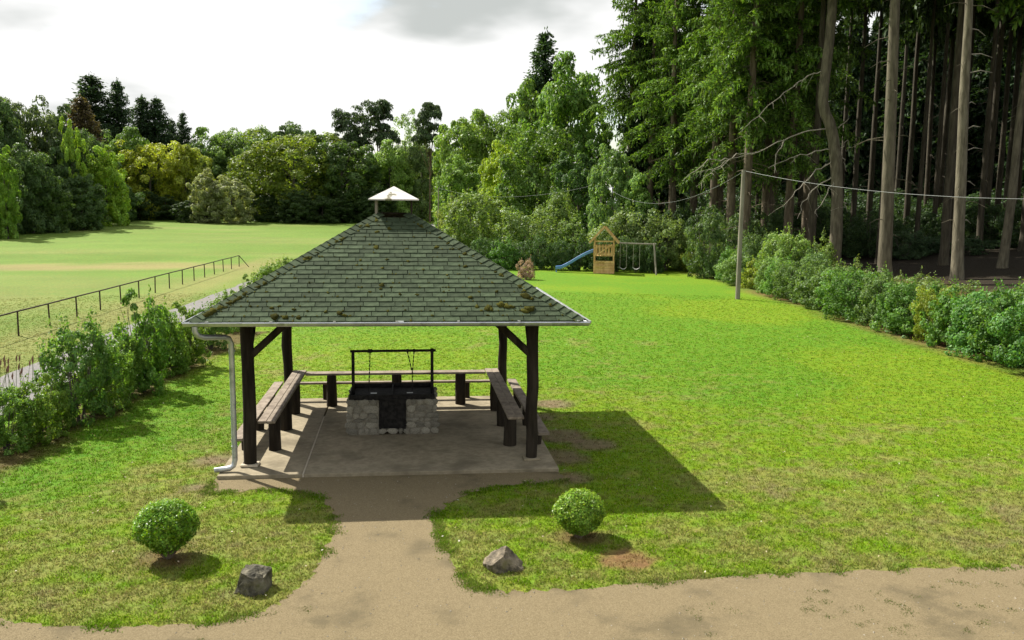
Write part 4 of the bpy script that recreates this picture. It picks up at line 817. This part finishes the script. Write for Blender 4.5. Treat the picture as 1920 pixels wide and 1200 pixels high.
# clipped box bushes
def box_bush(lab, c, rad, hgt, zlow, seed, col, nleaf, vase):
    r = np.random.default_rng(seed); t = thing('box_bush', lab, 'bush', c); d = rdir(r, nleaf); zc = zlow+hgt/2
    bn = fbm(np.arctan2(d[:, 1], d[:, 0])*1.6+30, d[:, 2]*1.9+seed, .55, seed, 4); bump = .9+.22*bn
    hole = fbm(np.arctan2(d[:, 1], d[:, 0])*3+9, d[:, 2]*4, .5, seed+5, 3); keep = r.random(nleaf) < np.clip(sst(.3, .48, hole)+.15, 0, 1)*np.clip(1.15+d[:, 2]*vase*1.7, .12, 1)
    sh_ = np.where(d[:, 2] < 0, 1-vase*np.abs(d[:, 2])**1.2, 1.); rr = (1-.16*r.random(nleaf)**1.6)*bump
    pos = np.stack([d[:, 0]*rad*rr*sh_, d[:, 1]*rad*rr*sh_, zc+d[:, 2]*hgt/2*rr], 1)
    pos += r.normal(0, .008, pos.shape); pos, d, nleaf = pos[keep], d[keep], int(keep.sum())
    obj('foliage', leaf_mesh('foliage', pos, d+rdir(r, nleaf)*.9+np.array([0, 0, .35]), .03*r.uniform(.6, 1.4, nleaf), .02, BOX, r), None, t, col)
    k = nleaf//3; d2 = rdir(r, k); sh2 = np.where(d2[:, 2] < 0, 1-vase*np.abs(d2[:, 2])**1.2, 1.); p2 = np.stack([d2[:, 0]*rad*.75*sh2, d2[:, 1]*rad*.75*sh2, zc+d2[:, 2]*hgt*.38], 1)
    obj('inner_foliage', leaf_mesh('inner_foliage', p2, d2+rdir(r, k)*.6, .05, .035, BOX, r), None, t, col)
    mb = MB()
    for i in range(38):
        a = rnd.uniform(0, 6.28); q = Vector((math.cos(a), math.sin(a), 0)); f_ = rnd.uniform(.3, 1.); mb.tube([q*.04, q*rad*.42*f_+Vector((0, 0, zlow+.1)), q*rad*.85*f_+Vector((0, 0, zc+rnd.uniform(-.06, .1)))], [.011, .008, .004], 5)
    obj('stems', mb.mesh('stems', TWIG), None, t)
box_bush('loosely clipped round box bush with bare stems beside the path', BUSHL, .365, .64, .05, 601, (.088, .17, .013), 14000, .5)
box_bush('dense ball-shaped light green box bush beside the path', BUSHR, .325, .56, .05, 602, (.115, .195, .02), 13000, .25)

# ------------------------------------------------------------------ meadow railing
fpx = [(x, 0) for x in ()]
fl = thing('meadow_railing', 'thin rusty railing with many posts along the edge of the meadow', 'railing', (fence_x(30), 30, 0)); fo = Vector((fence_x(30), 30, 0))
yv = [10.4, 12.75]+[15.05+i*2.335 for i in range(15)]
for y in yv: obj('post', MB().tube([(fence_x(y), y, -.1), (fence_x(y)+rnd.gauss(0, .012), y, .76)], .028, 8).mesh('post', FENCEM), None, fl, loc=-fo)
obj('rail', MB().tube([(fence_x(y)+rnd.gauss(0, .006), y, .77+rnd.gauss(0, .006)) for y in [1, 5.8, 8.1]+yv], .026, 8).mesh('rail', FENCEM, True), None, fl, loc=-fo)
ye = yv[-1]; obj('end_brace', MB().tube([(fence_x(ye), ye, .77), (fence_x(ye)+.7, ye-.3, 0)], .026, 8).mesh('end_brace', FENCEM), None, fl, loc=-fo)
for y in (8.1, 5.8): obj('post', MB().tube([(fence_x(y), y, -.1), (fence_x(y), y, .76)], .028, 8).mesh('post', FENCEM), None, fl, loc=-fo)

# ------------------------------------------------------------------ poles and overhead cable
PB = G(1383, 561); tops = []
def pole(lab, b, h, r):
    t = thing('wooden_pole', lab, 'pole', b); obj('shaft', MB().tube([(0, 0, -.2), (0, 0, h*.5), (.02, 0, h)], [r*1.15, r, r*.85], 12).mesh('shaft', GREYW, True), None, t)
    obj('insulator', MB().tube([(.05, -.02, h-.12), (.05, -.02, h-.02)], [.03, .022], 8).mesh('insulator', WHITE), None, t); obj('bracket', MB().box((.0, -.01, h-.12), (.16, .03, .03)).mesh('bracket', SOOT), None, t); return Vector(b)+Vector((.05, -.02, h-.04))
h1 = P(1386, 320, float((PB-CAM)@FW))[2]-PB[2]
t1 = pole('tall bare wooden cable pole standing on the lawn by the hedge', PB, h1, .1)
b2 = at(1126, 66); t2 = pole('distant cable pole among the willows behind the play tower', b2, P(1126, 343, 66)[2]-b2[2], .07)
b3 = at(822, 98); t3 = pole('small distant cable pole at the end of the lane', b3, P(822, 352, 98)[2]-b3[2], .08)
def cable(lab, a, b, sag, r=.014):
    a, b = Vector(a), Vector(b); n_ = 24; pts = [a.lerp(b, i/n_)-Vector((0, 0, sag*4*(i/n_)*(1-i/n_))) for i in range(n_+1)]; tag(obj('overhead_cable', MB().tube(pts, r, 6).mesh('overhead_cable', WIRE, True)), lab, 'cable')
e1 = P(2100, 372, 27); cable('pale cable sagging across the dark forest from the tall pole', t1, e1, .42, .009)
cable('thin cable sagging from the tall pole to the distant pole', t1, t2, 1.5, .008)
cable('thin cable between the two distant poles', t2, t3, 1.0, .008)

# ------------------------------------------------------------------ play tower, slide and swings
tb = G(1132, 512); yawt = math.radians(-14)
pt = thing('play_tower', 'yellow pine play tower with gable roof, blue slide and swing beam', 'play tower', tb, yawt)
def tp_(name, mb, mat=PINEW, **k): return obj(name, mb.mesh(name, mat, **k), None, pt)
HW = .62; FLZ = 1.15
for sx in (-1, 1):
    for sy in (-1, 1): tp_('corner_post', MB().box((sx*HW, sy*HW, 1.15), (.09, .09, 2.4)))
    tp_('roof_edge_beam', MB().beam((sx*(HW+.02), -HW-.1, 2.33), (sx*(HW+.02), HW+.1, 2.33), .05, .1))
    for k in range(5):
        f0 = k/5; a = Vector((sx*(.92-.9*(f0+.1)), 0, 2.02+1.0*(f0+.1))); q = Matrix.Rotation(sx*math.atan2(1.0, .9), 3, 'Y'); tp_('roof_board', MB().box(a, (.27, 1.62, .022), q))
    for sy in (-1, 1): tp_('barge_board', MB().beam((sx*.95, sy*.83, 1.99), (sx*.02, sy*.83, 3.02), .025, .13))
    for k in range(5): 
        y = -.5+k*.25; tp_('rail_slat', MB().box((sx*(HW+.055), y, FLZ+.38), (.02, .12, .75))) if sx > 0 or abs(y) > .3 else None
for k in range(6):
    x = -.5+k*.2; tp_('rail_slat', MB().box((x, -HW-.055, FLZ+.36), (.11, .02, .7)))
for k in range(6): tp_('rail_slat', MB().box((-.5+k*.2, HW+.055, FLZ+.36), (.11, .02, .7)))
for z in (FLZ+.12, FLZ+.6):
    for sy in (-1, 1): tp_('rail', MB().box((0, sy*(HW+.03), z), (2*HW, .03, .08)))
for k in range(6): tp_('floor_board', MB().box((-.5+k*.2, 0, FLZ), (.19, 2*HW+.06, .03)))
for k in range(5): tp_('wall_board', MB().box((.0, -HW-.06, .1+k*.165), (2*HW+.1, .025, .155)))
for k in range(5): tp_('wall_board', MB().box((HW+.06, 0, .1+k*.165), (.025, 2*HW+.04, .155)))
tp_('cross_brace', MB().beam((-.5, -HW-.09, FLZ+.05), (.5, -HW-.09, 1.9), .03, .08)); tp_('steering_beam', MB().beam((-HW, -HW-.06, 2.1), (HW, -HW-.06, 2.1), .04, .09))
tp_('ladder_rung', MB().beam((-.55, -HW-.2, .5), (.1, -HW-.2, .52), .03, .06)); tp_('ladder_rung', MB().beam((-.55, -HW-.17, .8), (.1, -HW-.17, .82), .03, .06))
# slide, a U-section following a wavy run
sp_ = []
for i in range(19):
    t = i/18; sp_.append(Vector((-HW-.05-2.5*t, .0, 1.42-1.28*(t*.78+.22*(t-math.sin(2*math.pi*t*1.0)/(2*math.pi)*1.1))+(.1*sst(.86, 1., t)))))
V, F = [], []
prof = [(-.24, .16), (-.22, .17), (-.19, .02), (0, 0), (.19, .02), (.22, .17), (.24, .16), (.21, -.03), (0, -.04), (-.21, -.03)]
for p in sp_: V += [(p.x, p.y+a, p.z+b_) for a, b_ in prof]
for i in range(18):
    for j in range(10): F.append((i*10+j, i*10+(j+1) % 10, (i+1)*10+(j+1) % 10, (i+1)*10+j))
F += [tuple(range(10)), tuple(180+j for j in range(10))[::-1]]
sl_ = tp_('slide', MB().add(V, F), BLUE, smooth=True); obj('slide_foot', MB().box((sp_[-1].x+.05, 0, .08), (.06, .3, .2)).mesh('slide_foot', BLUE), None, sl_)
SB = 2.72
tp_('swing_beam', MB().tube([(HW-.1, 0, 1.98), (HW+SB, 0, 1.93)], .055, 10), GREYW)
for sy, q in ((-1, .2), (1, 1.0)): tp_('swing_leg', MB().tube([(HW+SB-.12, sy*.06, 2.0), (HW+SB+.05, sy*.8, -.05)], .055, 10), GREYW)
tp_('swing_leg_brace', MB().box((HW+SB-.02, 0, .95), (.05, .9, .1)), WHITE)
M = Matrix.Translation(tb) @ Matrix.Rotation(yawt, 4, 'Z')
for lab, x0 in (('swing with pale seat hanging next to the play tower', 1.25), ('swing with pale seat hanging next to the slanted swing legs', 2.1)):
    o3 = M @ Vector((x0, 0, 0)); sw = thing('swing', lab, 'swing', o3, yawt)
    obj('seat', MB().add([(x_, y_, .3+.12*abs(x_/.22)**2-th) for th in (0, .03) for x_ in np.linspace(-.22, .22, 5) for y_ in (-.08, .08)], [(2*i, 2*i+1, 2*i+3, 2*i+2) for i in range(4)]+[(10+2*i, 12+2*i, 13+2*i, 11+2*i) for i in range(4)]+[(2*i, 2*i+2, 12+2*i, 10+2*i) for i in range(4)]+[(2*i+1, 11+2*i, 13+2*i, 2*i+3) for i in range(4)]+[(0, 10, 11, 1), (8, 9, 19, 18)]).mesh('seat', WHITE), None, sw)
    for sx in (-1, 1): obj('rope', MB().tube([(sx*.21, 0, .41), (sx*.2, 0, 1.93)], .014, 6).mesh('rope', ROPE), None, sw)

# ------------------------------------------------------------------ grass blades on the near lawn
NT = 210000
r_ = 7.0*np.exp(rng.random(NT)*math.log(44/7.)); an = YAW+rng.uniform(-.72, .72, NT)
bx, by = CAM[0]+np.sin(an)*r_, CAM[1]+np.cos(an)*r_
ok = ~in_poly(bx, by, PATHPOLY) & ~((bx > SX0-.03) & (bx < SX1+.03) & (by > SY0-.03) & (by < SY1+.03)) & ~in_poly(bx, by, LANE) & (bx < hedge_x(by)+.6)
col = gcol(bx, by)
bare = (col[:, 0] > col[:, 1]*1.12); ok &= ~(bare & (rng.random(NT) < .75)); bx, by, col, r_ = bx[ok], by[ok], col[ok], r_[ok]
# stray weeds in the gravel and fringe along its edge
ex = PATHPOLY[2:-4]; k = rng.integers(0, len(ex), 7000); fx = ex[k]+rng.normal(0, .05, (7000, 2)); kx = (fx[:, 1] < -.55) & (vnoise(fx[:, 0], fx[:, 1], .35, 9) > .5); fx = fx[kx]
wk = G(1760, 1140); wx = np.concatenate([np.array([wk[0], wk[1]])+rng.normal(0, 1, (500, 2))*[1.2, .5], np.stack([rng.uniform(-4, 8, 260), rng.uniform(-7, -5, 260)], 1)])
cent = wx[rng.integers(0, len(wx), 70)]; wx = cent[rng.integers(0, 70, 900)]+rng.normal(0, .035, (900, 2)); wx = wx[in_poly(wx[:, 0], wx[:, 1], PATHPOLY)]
bx = np.concatenate([bx, fx[:, 0], wx[:, 0]]); by = np.concatenate([by, fx[:, 1], wx[:, 1]])
col = np.concatenate([col, gcol(fx[:, 0], fx[:, 1])*.5+LUSH*.4, np.tile([.1, .13, .03], (len(wx), 1))])
nB = 4; n_ = len(bx); hgt = np.concatenate([np.full(len(r_), 1.), np.full(len(fx), 1.05), np.full(len(wx), .55)])
bx, by, hgt = np.repeat(bx, nB), np.repeat(by, nB), np.repeat(hgt, nB); col = np.repeat(col, nB, 0); m_ = len(bx)
bx = bx+rng.normal(0, .022, m_); by = by+rng.normal(0, .022, m_)
a = rng.uniform(0, 6.28, m_); l = rng.uniform(.014, .036, m_)*hgt; wd = rng.uniform(.003, .007, m_)*(1+.02*np.hypot(bx-CAM[0], by-CAM[1])); ln = rng.uniform(.2, 1.2, m_)*l; la_ = rng.uniform(0, 6.28, m_)
z0 = terrain(bx, by)
A = np.stack([bx-np.cos(a)*wd, by-np.sin(a)*wd, z0], 1); B = np.stack([bx+np.cos(a)*wd, by+np.sin(a)*wd, z0], 1); T_ = np.stack([bx+np.cos(la_)*ln, by+np.sin(la_)*ln, z0+l], 1)
gm = npmesh('grass', np.stack([A, B, T_], 1).reshape(-1, 3), np.arange(m_*3).reshape(-1, 3), BLADE)
tuf = np.repeat(rng.uniform(.72, 1.22, n_), nB); dk = np.repeat(rng.random(n_) < .06, nB); col = np.where(dk[:, None], col*.25+LUSH*.35, col)*tuf[:, None]*rng.uniform(.7, 1.4, (m_, 1))*(1+rng.normal(0, .08, (m_, 3)))
# a share of every tuft is dead straw
st = rng.random(m_) < .1; col[st] = np.array([.3, .25, .11])*rng.uniform(.7, 1.2, (st.sum(), 1))
ca = gm.color_attributes.new('tint', 'FLOAT_COLOR', 'POINT')
ca.data.foreach_set('color', np.repeat(np.concatenate([np.clip(col, 0, 1), np.ones((m_, 1))], 1), 3, 0).astype(np.float32).ravel())
tag(obj('grass', gm), 'short mown grass covering the lawn around the pavilion', 'grass', kind='stuff')

# loose pebbles on the gravel yard
NP = 5000; px = rng.uniform(-6, 9, NP); py = rng.uniform(-8.5, -.6, NP); k = in_poly(px, py, PATHPOLY); px, py = px[k], py[k]; k = len(px)
sz = .004+.009*rng.random(k)**3; dirs = np.array([[1, 0, 0], [-.5, .87, 0], [-.5, -.87, 0], [0, 0, .8]])
V = (dirs[None]*rng.uniform(.6, 1.4, (k, 4, 1))*sz[:, None, None]+np.stack([px, py, np.full(k, .006)], 1)[:, None]).reshape(-1, 3); b4 = np.arange(k)[:, None]*4
F = np.concatenate([b4+np.array([[0, 1, 3]]), b4+np.array([[1, 2, 3]]), b4+np.array([[2, 0, 3]])])
tag(obj('pebbles', npmesh('pebbles', V, F, mat_noise('pebble', (.16, .14, .1), (.4, .36, .29), 40, .9, bump=0))), 'loose pebbles scattered over the gravel path', 'pebbles', kind='stuff')

# pale clover heads and bits of dead leaf in the turf
NF = 900; fx_ = rng.uniform(-9, 15, NF); fy_ = rng.uniform(-6, 16, NF); k = ~in_poly(fx_, fy_, PATHPOLY) & ~((fx_ > SX0) & (fx_ < SX1) & (fy_ > SY0) & (fy_ < SY1)) & (fx_ > hedge_l(fy_)+.8) & (fx_ < hedge_x(fy_)-.3)
fx_, fy_ = fx_[k], fy_[k]; k = len(fx_); fm = leaf_mesh('clover_heads', np.stack([fx_, fy_, np.full(k, .038)], 1), np.array([0, 0, 1.])+rng.normal(0, .3, (k, 3)), rng.uniform(.015, .045, k), rng.uniform(.012, .03, k), mat_noise('clover_head', (.5, .47, .36), (.3, .22, .12), .9, .9, bump=0), rng)
tag(obj('clover_heads', fm), 'pale clover heads and leaf bits dotted over the lawn', 'clover', kind='stuff')
